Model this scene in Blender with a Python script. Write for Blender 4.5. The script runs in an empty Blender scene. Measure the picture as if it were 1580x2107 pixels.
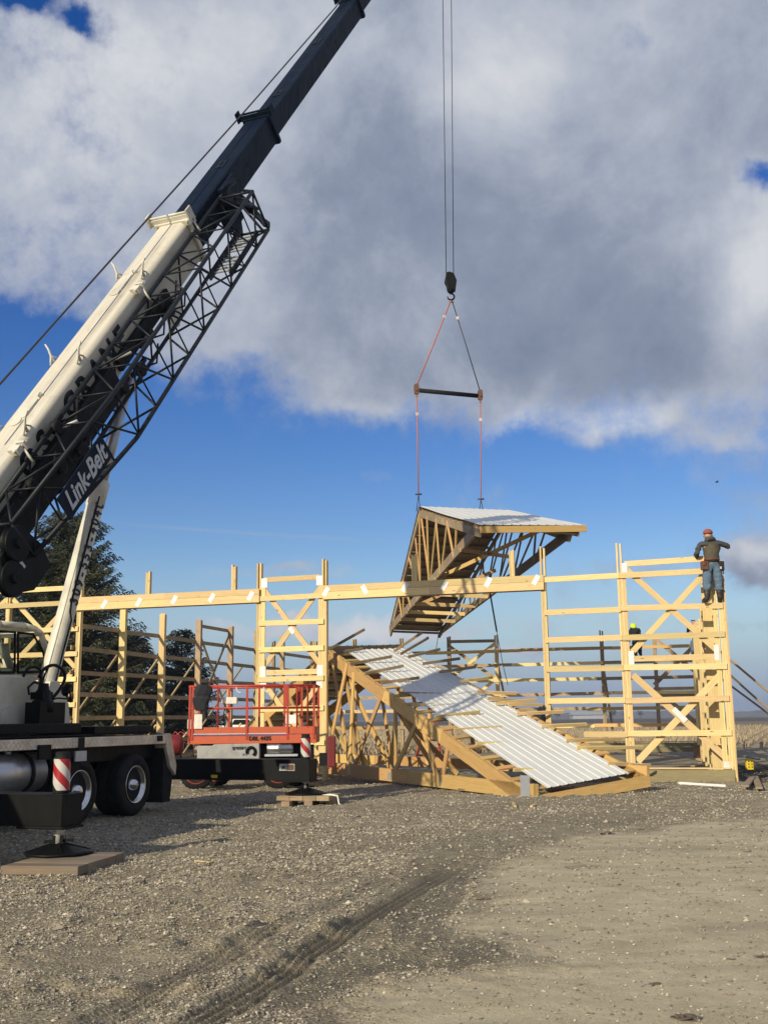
import bpy, bmesh, math, random
import numpy as np
from mathutils import Vector, Matrix
random.seed(7); rng = np.random.default_rng(7)
scene = bpy.context.scene
COL = scene.collection

# ------------------------------------------------------------------ camera
FPX = 2250.0; THETA = math.atan((1480-1053.5)/FPX); ROLL = .011; EYE = 1.6
cam = bpy.data.cameras.new('camera'); camo = bpy.data.objects.new('camera', cam); COL.objects.link(camo)
cam.sensor_fit = 'HORIZONTAL'; cam.sensor_width = 36; cam.lens = 36*FPX/1580
cam.clip_start = .1; cam.clip_end = 20000
RM = Matrix.Rotation(math.pi/2+THETA, 3, 'X') @ Matrix.Rotation(-ROLL, 3, 'Z')
camo.matrix_world = Matrix.Translation((0, 0, EYE)) @ RM.to_4x4()
scene.camera = camo
CAM = Vector((0, 0, EYE))

# photograph measurements -> world: the ray through a measured photo point, met with a real plane
def ray(x, y): return RM @ Vector(((x-790)/FPX, -(y-1053.5)/FPX, -1))
def gp(x, y, z=0.0): d = ray(x, y); return CAM + d*((z-EYE)/d.z)
def dp(x, y, Y): d = ray(x, y); return CAM + d*(Y/d.y)
def pl(x, y, p, n): d = ray(x, y); return CAM + d*((Vector(p)-CAM).dot(n)/d.dot(n))

# ------------------------------------------------------------------ light
SUN_AZ, SUN_EL = math.radians(37), math.radians(24.5)
SUN = Vector((-math.sin(SUN_AZ)*math.cos(SUN_EL), -math.cos(SUN_AZ)*math.cos(SUN_EL), math.sin(SUN_EL)))
elev = math.asin(SUN.z); az = math.atan2(SUN.x, SUN.y)
sl = bpy.data.lights.new('sun', 'SUN'); sl.energy = 5.0; sl.angle = math.radians(.5); sl.color = (1, .89, .66)
so = bpy.data.objects.new('sun', sl); COL.objects.link(so)
so.rotation_euler = SUN.to_track_quat('Z', 'Y').to_euler(); so.location = (0, 0, 60)
scene.view_settings.view_transform = 'Standard'; scene.view_settings.look = 'None'
scene.view_settings.exposure = 0.0; scene.view_settings.gamma = 1

# ------------------------------------------------------------------ node helpers
class NT:
    def __init__(s, tree): s.t = tree; s.n = tree.nodes; s.l = tree.links
    def node(s, kind, **kw):
        n = s.n.new(kind)
        for k, v in kw.items(): setattr(n, k, v)
        return n
    def put(s, sock, v):
        if isinstance(v, bpy.types.NodeSocket): s.l.new(v, sock)
        elif v is not None: sock.default_value = v
    def math(s, op, a, b=None, c=None, clamp=False):
        n = s.node('ShaderNodeMath', operation=op, use_clamp=clamp)
        for i, v in enumerate((a, b, c)):
            if v is not None: s.put(n.inputs[i], v)
        return n.outputs[0]
    def vmath(s, op, a, b=None, out=0):
        n = s.node('ShaderNodeVectorMath', operation=op); s.put(n.inputs[0], a)
        if b is not None: s.put(n.inputs[1], b)
        return n.outputs[out]
    def noise(s, vec, scale, detail=4, rough=.55, dist=0, out='Fac'):
        n = s.node('ShaderNodeTexNoise'); s.put(n.inputs['Vector'], vec)
        n.inputs['Scale'].default_value = scale; n.inputs['Detail'].default_value = detail
        n.inputs['Roughness'].default_value = rough; n.inputs['Distortion'].default_value = dist
        return n.outputs[out]
    def vor(s, vec, scale, feature='F1', out='Distance', rnd=1):
        n = s.node('ShaderNodeTexVoronoi', feature=feature); s.put(n.inputs['Vector'], vec)
        n.inputs['Scale'].default_value = scale; n.inputs['Randomness'].default_value = rnd
        return n.outputs[out]
    def map(s, v, a, b, c=0, d=1, smooth=False):
        n = s.node('ShaderNodeMapRange', interpolation_type='SMOOTHSTEP' if smooth else 'LINEAR')
        s.put(n.inputs[0], v)
        for i, q in enumerate((a, b, c, d)): n.inputs[1+i].default_value = q
        return n.outputs[0]
    def mix(s, f, a, b, mode='MIX'):
        n = s.node('ShaderNodeMix', data_type='RGBA', blend_type=mode); s.put(n.inputs[0], f)
        s.put(n.inputs[6], a if isinstance(a, bpy.types.NodeSocket) else (*a[:3], 1))
        s.put(n.inputs[7], b if isinstance(b, bpy.types.NodeSocket) else (*b[:3], 1))
        return n.outputs[2]
    def mapping(s, vec, scale=(1, 1, 1), loc=(0, 0, 0)):
        n = s.node('ShaderNodeMapping'); s.put(n.inputs[0], vec)
        n.inputs['Scale'].default_value = scale; n.inputs['Location'].default_value = loc
        return n.outputs[0]
    def bump(s, h, strength=.3, dist=.01, normal=None):
        n = s.node('ShaderNodeBump'); s.put(n.inputs['Height'], h)
        n.inputs['Strength'].default_value = strength; n.inputs['Distance'].default_value = dist
        if normal is not None: s.put(n.inputs['Normal'], normal)
        return n.outputs[0]

# ------------------------------------------------------------------ sky
w = bpy.data.worlds.new('World'); scene.world = w; w.use_nodes = True
N = NT(w.node_tree); N.n.clear()
skyt = N.node('ShaderNodeTexSky', sky_type='NISHITA', sun_disc=False)
skyt.sun_elevation = elev; skyt.sun_rotation = az; skyt.air_density = 1.0; skyt.dust_density = .6; skyt.ozone_density = 1.6
gen = N.node('ShaderNodeTexCoord').outputs['Generated']
sep = N.node('ShaderNodeSeparateXYZ'); N.l.new(gen, sep.inputs[0])
azn = N.math('ARCTAN2', sep.outputs[0], sep.outputs[1]); eln = N.math('ARCSINE', sep.outputs[2])
cmb = N.node('ShaderNodeCombineXYZ'); N.l.new(azn, cmb.inputs[0]); N.l.new(eln, cmb.inputs[1])
ae = cmb.outputs[0]
wn = N.vmath('SUBTRACT', N.noise(gen, 7, 4, .6, out='Color'), (.5, .5, .5))
aew = N.vmath('ADD', ae, N.vmath('MULTIPLY', wn, (.10, .07, 0)))
wn2 = N.vmath('SUBTRACT', N.noise(gen, 38, 5, .65, out='Color'), (.5, .5, .5))
aew = N.vmath('ADD', aew, N.vmath('MULTIPLY', wn2, (.022, .018, 0)))
def ang(x, y):
    d = ray(x, y).normalized(); return math.atan2(d.x, d.y), math.asin(d.z)
def blobs(vec, lst, start=0.0):
    acc = start
    for (x, y, sx, sy, amp) in lst:
        a, e = ang(x, y); a2, _ = ang(x+sx, y); _, e2 = ang(x, y-sy)
        d = N.vmath('SUBTRACT', vec, (a, e, 0))
        d = N.vmath('MULTIPLY', d, (1/abs(a2-a), 1/abs(e2-e), 0))
        q = N.vmath('DOT_PRODUCT', d, d, out=1)
        g = N.math('MULTIPLY', N.math('POWER', 2.71828, N.math('MULTIPLY', q, -1.0)), amp)
        acc = N.math('ADD', g, acc)
    return acc
e_lo = ang(790, 935)[1]; e_hi = ang(790, 740)[1]
sp2 = N.node('ShaderNodeSeparateXYZ'); N.l.new(aew, sp2.inputs[0])
cover = N.map(sp2.outputs[1], e_lo, e_hi, 0, 1)
tilt = N.math('MULTIPLY', sp2.outputs[0], .75)
cover = N.math('ADD', cover, tilt)
cover = blobs(aew, [(30, 735, 210, 95, -1.6), (-60, 690, 170, 80, -.6), (45, 5, 60, 30, -1.0), (165, 48, 40, 26, -.85), (1590, 360, 70, 60, -1.15), (1300, 90, 90, 60, -.1), (1290, 90, 60, 60, -.35),
    (1480, 250, 60, 40, -.25), (520, 800, 140, 60, -.12), (700, 800, 130, 80, .4), (1060, 860, 110, 60, .35), (330, 690, 90, 60, .25), (1250, 905, 55, 30, .35), (1400, 890, 140, 40, .15), (1500, 915, 120, 22, .2),
    (560, 1172, 190, 20, .55), (600, 1285, 190, 26, .85), (850, 1290, 190, 26, .75), (1080, 1335, 80, 16, .7), (1590, 1150, 100, 46, 1.2), (1330, 1180, 140, 22, .35), (300, 1200, 110, 14, .3),
    (790, 985, 60, 24, .3), (1540, 1280, 140, 14, .3), (60, 1290, 200, 30, .3)], cover)
cover = N.math('ADD', cover, N.math('MULTIPLY', N.math('SUBTRACT', N.noise(gen, 9, 10, .68), .5), 1.75))
mask = N.map(cover, .16, .86, 0, 1, True)
bright = blobs(aew, [(230, 120, 330, 150, .36), (110, 360, 230, 170, .30), (420, 330, 200, 120, .1), (1000, 150, 130, 110, .36), (1575, 530, 110, 130, .55), (500, 60, 200, 80, .2),
    (1180, 60, 200, 70, .12), (950, 420, 330, 180, -.17), (1130, 700, 420, 110, -.15), (1280, 250, 200, 150, .10), (700, 600, 220, 100, -.05), (1450, 760, 170, 60, -.12), (250, 560, 160, 70, .14), (640, 800, 90, 50, .12), (1310, 872, 130, 36, .6), (760, 850, 160, 30, .25), (1060, 895, 60, 25, .3),
    (580, 1280, 200, 60, .34), (860, 1285, 200, 50, .34), (560, 1170, 200, 30, .2), (1080, 1325, 90, 20, .3), (1570, 1130, 90, 30, .5), (1560, 1190, 110, 22, -.08), (1480, 915, 120, 25, .3)], .40)
bn = N.math('MULTIPLY', N.math('SUBTRACT', N.noise(gen, 6, 8, .6, .4), .46), 1.15)
bn2 = N.math('MULTIPLY', N.math('SUBTRACT', N.noise(gen, 24, 8, .66), .5), .42)
bright = N.math('ADD', N.math('ADD', bright, bn), bn2)
edge = N.map(cover, .35, 1.1, .10, 0)
bright = N.math('ADD', bright, edge, clamp=True)
ramp = N.node('ShaderNodeValToRGB'); N.l.new(bright, ramp.inputs[0])
cr = ramp.color_ramp; cr.elements[0].position = 0; cr.elements[0].color = (.18, .225, .325, 1)
cr.elements[1].position = 1; cr.elements[1].color = (.66, .68, .72, 1)
for p, c in ((.3, (.265, .31, .41)), (.6, (.43, .47, .56))):
    q = cr.elements.new(p); q.color = (*c, 1)
# condensation trail: a thin straight streak across the blue
a1, e1 = ang(215, 1075); a2, e2 = ang(845, 1115)
L_ = math.hypot(a2-a1, e2-e1); ux, uy = (a2-a1)/L_, (e2-e1)/L_
dd = N.vmath('SUBTRACT', N.vmath('ADD', ae, N.vmath('MULTIPLY', wn2, (.003, .003, 0))), ((a1+a2)/2, (e1+e2)/2, 0))
al = N.vmath('DOT_PRODUCT', dd, (ux/(L_*.42), uy/(L_*.42), 0), out=1)
ac = N.vmath('DOT_PRODUCT', dd, (-uy/.0016, ux/.0016, 0), out=1)
tr = N.math('POWER', 2.718, N.math('MULTIPLY', N.math('ADD', N.math('POWER', N.math('ABSOLUTE', al), 4), N.math('MULTIPLY', ac, ac)), -1))
mask2 = N.math('MAXIMUM', mask, N.math('MULTIPLY', tr, .22))
# thin murk above the horizon
murk = N.map(eln, ang(790, 1475)[1], ang(790, 1130)[1], .9, 0, True)
b1 = N.node('ShaderNodeBackground'); b1.inputs[1].default_value = .115
hs = N.node('ShaderNodeHueSaturation'); hs.inputs['Saturation'].default_value = 1.48; hs.inputs['Value'].default_value = .98; hs.inputs['Hue'].default_value = .522
N.l.new(skyt.outputs[0], hs.inputs['Color']); N.l.new(hs.outputs[0], b1.inputs[0])
b2 = N.node('ShaderNodeBackground'); b2.inputs[1].default_value = 1.0; N.l.new(ramp.outputs[0], b2.inputs[0])
b3 = N.node('ShaderNodeBackground'); b3.inputs[0].default_value = (.31, .41, .62, 1)
m0 = N.node('ShaderNodeMixShader'); N.l.new(murk, m0.inputs[0]); N.l.new(b1.outputs[0], m0.inputs[1]); N.l.new(b3.outputs[0], m0.inputs[2])
m1 = N.node('ShaderNodeMixShader'); N.l.new(mask2, m1.inputs[0]); N.l.new(m0.outputs[0], m1.inputs[1]); N.l.new(b2.outputs[0], m1.inputs[2])
wo = N.node('ShaderNodeOutputWorld'); N.l.new(m1.outputs[0], wo.inputs[0])

# ------------------------------------------------------------------ materials
def mat(name, fn):
    m = bpy.data.materials.new(name); m.use_nodes = True; nt = NT(m.node_tree); nt.n.clear()
    b = nt.node('ShaderNodeBsdfPrincipled'); o = nt.node('ShaderNodeOutputMaterial'); nt.l.new(b.outputs[0], o.inputs[0])
    fn(nt, b); return m
def wood(name, base, dark, knot=.5, weather=0.0):
    def f(n, b):
        uv = n.node('ShaderNodeUVMap').outputs[0]
        g = n.noise(n.mapping(uv, (1.2, 34, 1)), 2.2, 5, .6, 1.2)
        g2 = n.noise(n.mapping(uv, (.35, 5, 1)), 1.7, 3, .5, .6)
        tone = n.noise(n.mapping(uv, (.02, .02, 1)), 1.3, 0)
        c = n.mix(n.map(g, .35, .72), base, dark)
        c = n.mix(n.map(g2, .5, .8, 0, .6), c, dark)
        k = n.vor(n.mapping(uv, (2.6, 9, 1)), 1, 'F1')
        kk = n.map(k, .07, .17, 1, 0, True)
        rr = n.noise(n.mapping(uv, (2.6, 9, 1)), .7, 1)
        kk = n.math('MULTIPLY', n.math('MULTIPLY', kk, n.map(rr, .5, .56)), knot)
        c = n.mix(kk, c, (dark[0]*.3, dark[1]*.25, dark[2]*.2))
        hv = n.node('ShaderNodeHueSaturation'); n.l.new(c, hv.inputs['Color'])
        n.l.new(n.map(tone, .25, .75, .66, 1.16), hv.inputs['Value'])
        n.l.new(n.map(n.noise(n.mapping(uv, (.02, .02, 1), (5, 3, 0)), 1.1, 0), .3, .7, .486, .510), hv.inputs['Hue'])
        c = hv.outputs[0]
        if weather:
            wv = n.noise(n.node('ShaderNodeTexCoord').outputs['Object'], 3, 5, .65)
            c = n.mix(n.map(wv, .4, .68, 0, weather), c, (.17, .14, .105))
        n.l.new(c, b.inputs['Base Color']); b.inputs['Roughness'].default_value = .72
        n.l.new(n.bump(g, .25, .003), b.inputs['Normal'])
    return mat(name, f)
M = {}
M['pine'] = wood('fresh_pine', (.78, .62, .30), (.60, .42, .165), .85)
M['truss'] = wood('truss_pine', (.62, .43, .16), (.47, .265, .085), .7)
M['old_shaded'] = wood('weathered_shaded_pine', (.46, .345, .19), (.29, .20, .10), .8, .6)  # weathered boards, and the darker wood that carries the left wall's shade
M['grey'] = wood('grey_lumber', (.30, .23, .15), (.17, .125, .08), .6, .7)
M['treated'] = wood('treated_lumber', (.27, .24, .115), (.17, .14, .07), .5, .5)
def paint(name, col, rough=.45, grime=(.1, .09, .07), g=.3, metal=0, scale=3, spec=.5, bump=.04, coat=0):
    def f(n, b):
        o = n.node('ShaderNodeTexCoord').outputs['Object']
        a = n.noise(o, scale, 8, .68); s = n.noise(n.mapping(o, (1, 1, .25)), scale*3.1, 5, .7)
        c = n.mix(n.map(a, .45, .8, 0, g), col, grime)
        c = n.mix(n.map(s, .55, .82, 0, g*.8), c, grime)
        n.l.new(c, b.inputs['Base Color'])
        n.l.new(n.map(s, .3, .8, rough*.8, min(1, rough*1.35)), b.inputs['Roughness'])
        b.inputs['Metallic'].default_value = metal; b.inputs['Specular IOR Level'].default_value = spec
        b.inputs['Coat Weight'].default_value = coat
        n.l.new(n.bump(a, bump*3, .004), b.inputs['Normal'])
    return mat(name, f)
M['white'] = paint('crane_white_paint', (.62, .59, .49), .42, (.16, .13, .09), .5, scale=1.6)
def f_boom(n, b):
    uv = n.node('ShaderNodeUVMap').outputs[0]; o = n.node('ShaderNodeTexCoord').outputs['Object']
    a = n.noise(n.mapping(uv, (.35, 9, 1)), 1.6, 7, .65); d = n.noise(o, 5, 7, .7); e = n.noise(n.mapping(uv, (1.5, 30, 1)), 1, 5, .7)
    sx = n.node('ShaderNodeSeparateXYZ'); n.l.new(uv, sx.inputs[0])
    band = n.math('SUBTRACT', 1, n.math('ABSOLUTE', n.math('MULTIPLY', n.math('SUBTRACT', sx.outputs[1], .12), 8)), clamp=True)
    st = n.math('MULTIPLY', band, n.map(n.noise(n.mapping(uv, (.22, .4, 1)), 1.3, 5, .7), .38, .62))
    c = n.mix(n.map(a, .45, .8, 0, .55), (.60, .56, .46), (.29, .245, .175))
    c = n.mix(n.map(d, .55, .85, 0, .5), c, (.22, .18, .13))
    c = n.mix(n.math('MULTIPLY', st, n.map(e, .2, .8, .45, .95)), c, (.15, .12, .085))
    n.l.new(c, b.inputs['Base Color']); b.inputs['Roughness'].default_value = .45
M['boomwhite'] = mat('boom_white_paint', f_boom)
M['navy'] = paint('crane_navy_paint', (.003, .008, .020), .55, (.020, .023, .026), .30, scale=2, spec=.12)
M['lattice'] = paint('lattice_black_paint', (.007, .010, .015), .5, (.028, .027, .026), .5, scale=4, spec=.25)
M['black'] = paint('black_paint', (.0035, .004, .0045), .5, (.012, .011, .010), .4, scale=4, spec=.15)  # base cut near zero so the crane's shade is part of it
M['dark'] = paint('dark_machinery', (.009, .009, .011), .7, (.03, .027, .024), .5, scale=6, spec=.2)
M['rubber'] = paint('tyre_rubber', (.010, .010, .011), .85, (.05, .045, .038), .35, scale=7, spec=.25)
M['chrome'] = paint('chrome', (.62, .63, .66), .16, (.18, .17, .16), .5, metal=1, scale=5)
M['steel'] = paint('brushed_steel', (.42, .43, .45), .36, (.14, .13, .12), .5, metal=1, scale=4)
M['galv'] = paint('galvanised_plate', (.50, .52, .54), .5, (.30, .30, .31), .5, metal=.6, scale=14)
M['plate'] = paint('nail_plate', (.62, .63, .62), .5, (.40, .40, .38), .5, metal=.2, scale=14)
M['red'] = paint('lift_red_paint', (.42, .045, .025), .42, (.17, .05, .03), .55, scale=5)
M['orange'] = paint('lift_orange_paint', (.52, .095, .035), .5, (.26, .10, .06), .8, scale=5)
M['liftgrey'] = paint('lift_grey_paint', (.34, .34, .33), .5, (.09, .08, .07), .6, scale=5)
M['cream'] = paint('cream_sign', (.70, .68, .60), .5, (.3, .27, .2), .4, scale=6)
M['rope'] = paint('wire_rope', (.05, .05, .055), .5, (.02, .02, .02), .4, metal=.4, scale=30)
M['sling'] = paint('red_sling', (.40, .15, .10), .75, (.25, .11, .08), .5, scale=20)
M['rust'] = paint('rusty_steel', (.12, .055, .03), .7, (.03, .025, .02), .6, scale=9)
M['decal_black'] = paint('black_lettering', (.008, .009, .012), .4, (.05, .05, .05), .2)
M['silver'] = paint('silver_lettering', (.50, .52, .55), .45, (.3, .3, .3), .4)
M['decal_red'] = paint('red_stripe', (.34, .014, .02), .4, (.2, .05, .04), .4)
M['decal_white'] = paint('white_stripe', (.52, .50, .46), .45, (.3, .28, .25), .5)
M['decal_blue'] = paint('blue_stripe', (.07, .06, .22), .5, (.2, .1, .1), .4)
M['decal_yellow'] = paint('yellow_paint', (.70, .52, .02), .5, (.3, .22, .05), .5, scale=12)
M['gas'] = paint('fuel_tank_metal', (.50, .52, .57), .36, (.10, .10, .11), .5, metal=.9, scale=3)
M['cardboard'] = paint('cardboard', (.30, .16, .085), .85, (.2, .11, .06), .5, scale=6)
M['vinyl'] = paint('white_trim', (.78, .78, .77), .4, (.4, .37, .33), .4, scale=8)
M['denim'] = paint('denim', (.075, .125, .19), .9, (.15, .20, .26), .8, scale=14, bump=.25)
M['vest'] = paint('olive_vest', (.070, .058, .034), .85, (.05, .042, .03), .6, scale=9, bump=.3)
M['hood'] = paint('grey_sweater', (.055, .055, .052), .92, (.05, .05, .048), .5, scale=12, bump=.3)
M['boot'] = paint('dark_boots', (.022, .018, .015), .6, (.06, .045, .035), .5, scale=14)
M['cap'] = paint('rust_cap', (.27, .065, .04), .8, (.25, .06, .03), .4, scale=12)
M['skin'] = paint('skin', (.42, .24, .17), .55, (.33, .16, .11), .4, scale=14)
M['leather'] = paint('brown_leather', (.12, .045, .022), .6, (.05, .025, .015), .6, scale=14)
M['blackcloth'] = paint('black_cloth', (.012, .013, .018), .95, (.03, .03, .035), .4, scale=10, bump=.2)
M['hivis'] = paint('lime_cloth', (.52, .68, .04), .85, (.4, .5, .05), .4, scale=14)
M['needle'] = None
def f_metal(n, b):
    o = n.node('ShaderNodeTexCoord').outputs['Object']
    a = n.noise(o, 1.1, 4, .55); d = n.noise(o, 9, 5, .65)
    c = n.mix(n.map(a, .35, .7), (.68, .68, .64), (.60, .61, .59))
    c = n.mix(n.map(d, .6, .85, 0, .45), c, (.42, .40, .37))
    n.l.new(c, b.inputs['Base Color']); b.inputs['Roughness'].default_value = .48; b.inputs['Metallic'].default_value = .08
    n.l.new(n.bump(a, .3, .03), b.inputs['Normal'])
M['roof'] = mat('white_steel_roofing', f_metal)
def f_diamond(n, b):
    o = n.node('ShaderNodeUVMap').outputs[0]
    r = n.node('ShaderNodeMapping'); n.l.new(o, r.inputs[0]); r.inputs['Rotation'].default_value = (0, 0, .785)
    w1 = n.node('ShaderNodeTexWave', wave_type='BANDS'); n.l.new(r.outputs[0], w1.inputs[0]); w1.inputs['Scale'].default_value = 4
    w2 = n.node('ShaderNodeTexWave', wave_type='BANDS', bands_direction='Y'); n.l.new(r.outputs[0], w2.inputs[0]); w2.inputs['Scale'].default_value = 4
    h = n.math('MAXIMUM', n.math('POWER', w1.outputs[1], 6), n.math('POWER', w2.outputs[1], 6))
    d = n.noise(o, 3, 6, .6)
    c = n.mix(n.map(d, .4, .7), (.78, .68, .54), (.42, .34, .25))
    c = n.mix(n.map(h, .2, .8, 0, .5), c, (.62, .58, .52))
    n.l.new(c, b.inputs['Base Color']); b.inputs['Metallic'].default_value = .35; b.inputs['Roughness'].default_value = .42
    n.l.new(n.bump(h, .8, .006), b.inputs['Normal'])
M['diamond'] = mat('diamond_plate', f_diamond)
def f_glass(n, b):
    b.inputs['Base Color'].default_value = (.75, .80, .74, 1); b.inputs['Transmission Weight'].default_value = 1
    b.inputs['Roughness'].default_value = .02; b.inputs['IOR'].default_value = 1.02
    b.inputs['Specular IOR Level'].default_value = .6
M['glass'] = mat('cab_glass', f_glass)
def f_needles(n, b):
    r = n.node('ShaderNodeNewGeometry').outputs['Random Per Island']
    o = n.node('ShaderNodeTexCoord').outputs['Object']
    c = n.mix(r, (.018, .027, .013), (.07, .078, .034))
    c = n.mix(n.map(n.noise(o, .9, 4, .6), .5, .72, 0, .6), c, (.10, .085, .045))
    n.l.new(c, b.inputs['Base Color']); b.inputs['Roughness'].default_value = .7
M['needle'] = mat('spruce_needles', f_needles)
def f_bark(n, b):
    o = n.node('ShaderNodeTexCoord').outputs['Object']
    a = n.noise(n.mapping(o, (6, 6, 1.2)), 3, 6, .7)
    n.l.new(n.mix(a, (.07, .05, .038), (.17, .13, .10)), b.inputs['Base Color']); b.inputs['Roughness'].default_value = .9
    n.l.new(n.bump(a, .8, .03), b.inputs['Normal'])
M['bark'] = mat('bark', f_bark)
def f_farwood(n, b):
    o = n.node('ShaderNodeTexCoord').outputs['Object']
    n.l.new(n.mix(n.noise(o, .05, 5, .6), (.06, .065, .07), (.11, .10, .09)), b.inputs['Base Color']); b.inputs['Roughness'].default_value = 1
M['farwood'] = mat('bare_far_trees', f_farwood)
def f_stubble(n, b):
    r = n.node('ShaderNodeNewGeometry').outputs['Random Per Island']
    n.l.new(n.mix(r, (.50, .41, .27), (.22, .165, .11)), b.inputs['Base Color']); b.inputs['Roughness'].default_value = .8
M['stubble'] = mat('corn_stubble', f_stubble)
def f_stone(n, b):
    r = n.node('ShaderNodeNewGeometry').outputs['Random Per Island']
    rp = n.node('ShaderNodeValToRGB'); n.l.new(r, rp.inputs[0]); c = rp.color_ramp
    c.elements[0].color = (.15, .128, .10, 1); c.elements[1].color = (.54, .48, .36, 1); c.elements.new(.55).color = (.27, .235, .17, 1)
    c.elements.new(.88).color = (.40, .355, .28, 1)
    n.l.new(rp.outputs[0], b.inputs['Base Color']); b.inputs['Roughness'].default_value = .85
M['stone'] = mat('limestone_gravel', f_stone)

# ------------------------------------------------------------------ object helpers
ROOTS = {}
def props(o, label=None, cat=None, group=None, kind=None):
    if label: o['label'] = label
    if cat: o['category'] = cat
    if group: o['group'] = group
    if kind: o['kind'] = kind
    return o
def thing(name, loc, label, cat, group=None):
    o = bpy.data.objects.new(name, None); COL.objects.link(o); o.location = loc; o.empty_display_size = .3
    ROOTS[o.name] = Vector(loc); o['_r'] = 1; del o['_r']
    return props(o, label, cat, group)
def rootloc(p):
    while p is not None and p.parent is not None: p = p.parent
    return Vector(p.location) if p is not None else Vector((0, 0, 0))
class MB:
    """collects solids in world space (with grain uvs), then links them as one mesh object"""
    def __init__(s): s.v = []; s.f = []; s.uv = []; s.mi = []; s.sm = []
    def quad(s, idx, uvs=None, mi=0, smooth=False):
        s.f.append(tuple(idx)); s.uv.append(uvs or [(0, 0)]*len(idx)); s.mi.append(mi); s.sm.append(smooth)
    def box(s, o, ax, ay, az, mi=0):
        """o corner, three edge vectors"""
        o = Vector(o); ax = Vector(ax); ay = Vector(ay); az = Vector(az)
        if ax.cross(ay).dot(az) < 0: ax, ay = ay, ax
        n = len(s.v)
        s.v += [o, o+ax, o+ax+ay, o+ay, o+az, o+ax+az, o+ax+ay+az, o+ay+az]
        X, Y, Z = ax.length, ay.length, az.length
        ou, ov = random.uniform(0, 90), random.uniform(0, 90)
        dims = {0: X, 1: Y, 2: Z}; L = max(dims, key=lambda k: dims[k])
        for (ids, a, b) in (((0, 3, 2, 1), 1, 0), ((4, 5, 6, 7), 0, 1), ((0, 1, 5, 4), 0, 2), ((2, 3, 7, 6), 0, 2), ((1, 2, 6, 5), 1, 2), ((3, 0, 4, 7), 1, 2)):
            A, B = dims[a], dims[b]
            uv = [(0, 0), (A, 0), (A, B), (0, B)]
            if b == L: uv = [(q, p) for p, q in uv]
            elif a != L: uv = [(p*.1, q) for p, q in uv]
            s.quad([n+i for i in ids], [(p+ou, q+ov) for p, q in uv], mi)
        return s
    def cbox(s, c, hx, hy, hz, mi=0):
        c = Vector(c); hx = Vector(hx); hy = Vector(hy); hz = Vector(hz)
        return s.box(c-hx-hy-hz, hx*2, hy*2, hz*2, mi)
    def board(s, p0, p1, w, d, up=(0, 0, 1), mi=0):
        """p0->p1 centreline, w across (along up made square), d along the third axis"""
        p0 = Vector(p0); p1 = Vector(p1); a = (p1-p0); an = a.normalized(); up = Vector(up)
        side = an.cross(up).normalized(); u = side.cross(an).normalized()
        return s.box(p0-u*w/2-side*d/2, a, u*w, side*d, mi)
    def tube(s, pts, r, seg=8, mi=0, caps=True, closed=False):
        pts = [Vector(p) for p in pts]; rs = r if isinstance(r, (list, tuple)) else [r]*len(pts)
        rings = []; prev = None
        for i, p in enumerate(pts):
            d = (pts[min(i+1, len(pts)-1)]-pts[max(i-1, 0)]).normalized()
            if prev is None:
                a = d.orthogonal().normalized()
            else:
                a = (prev-d*prev.dot(d)).normalized()
            prev = a; b = d.cross(a); n = len(s.v); rings.append(n)
            for k in range(seg):
                t = 2*math.pi*k/seg; s.v.append(p+(a*math.cos(t)+b*math.sin(t))*rs[i])
        for i in range(len(rings)-1):
            for k in range(seg):
                k2 = (k+1) % seg; s.quad((rings[i]+k, rings[i]+k2, rings[i+1]+k2, rings[i+1]+k), None, mi, True)
        if caps:
            s.quad([rings[0]+k for k in range(seg)][::-1], None, mi); s.quad([rings[-1]+k for k in range(seg)], None, mi)
        return s
    def prism(s, poly, ext, mi=0):
        """polygon of world points extruded by vector ext"""
        ext = Vector(ext); poly = [Vector(p) for p in poly]; n = len(s.v); m = len(poly)
        s.v += poly+[p+ext for p in poly]
        u = (poly[1]-poly[0]).normalized(); nn = ext.normalized(); vv = nn.cross(u)
        def uvp(p): q = p-poly[0]; return (q.dot(u), q.dot(vv))
        s.quad(list(range(n, n+m))[::-1], [uvp(p) for p in poly][::-1], mi); s.quad(list(range(n+m, n+2*m)), [uvp(p) for p in poly], mi)
        for i in range(m):
            j = (i+1) % m; l = (poly[j]-poly[i]).length
            s.quad((n+i, n+j, n+m+j, n+m+i), [(0, 0), (l, 0), (l, ext.length), (0, ext.length)], mi)
        return s
    def lathe(s, o, axis, prof, seg=28, mi=0):
        """prof: list of (dist along axis, radius)"""
        o = Vector(o); ax = Vector(axis).normalized(); a = ax.orthogonal().normalized(); b = ax.cross(a); rings = []
        for (h, r) in prof:
            rings.append(len(s.v))
            for k in range(seg):
                t = 2*math.pi*k/seg; s.v.append(o+ax*h+(a*math.cos(t)+b*math.sin(t))*r)
        for i in range(len(rings)-1):
            for k in range(seg):
                k2 = (k+1) % seg; s.quad((rings[i]+k, rings[i]+k2, rings[i+1]+k2, rings[i+1]+k), None, mi, True)
        s.quad([rings[0]+k for k in range(seg)][::-1], None, mi); s.quad([rings[-1]+k for k in range(seg)], None, mi)
        return s
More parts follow.
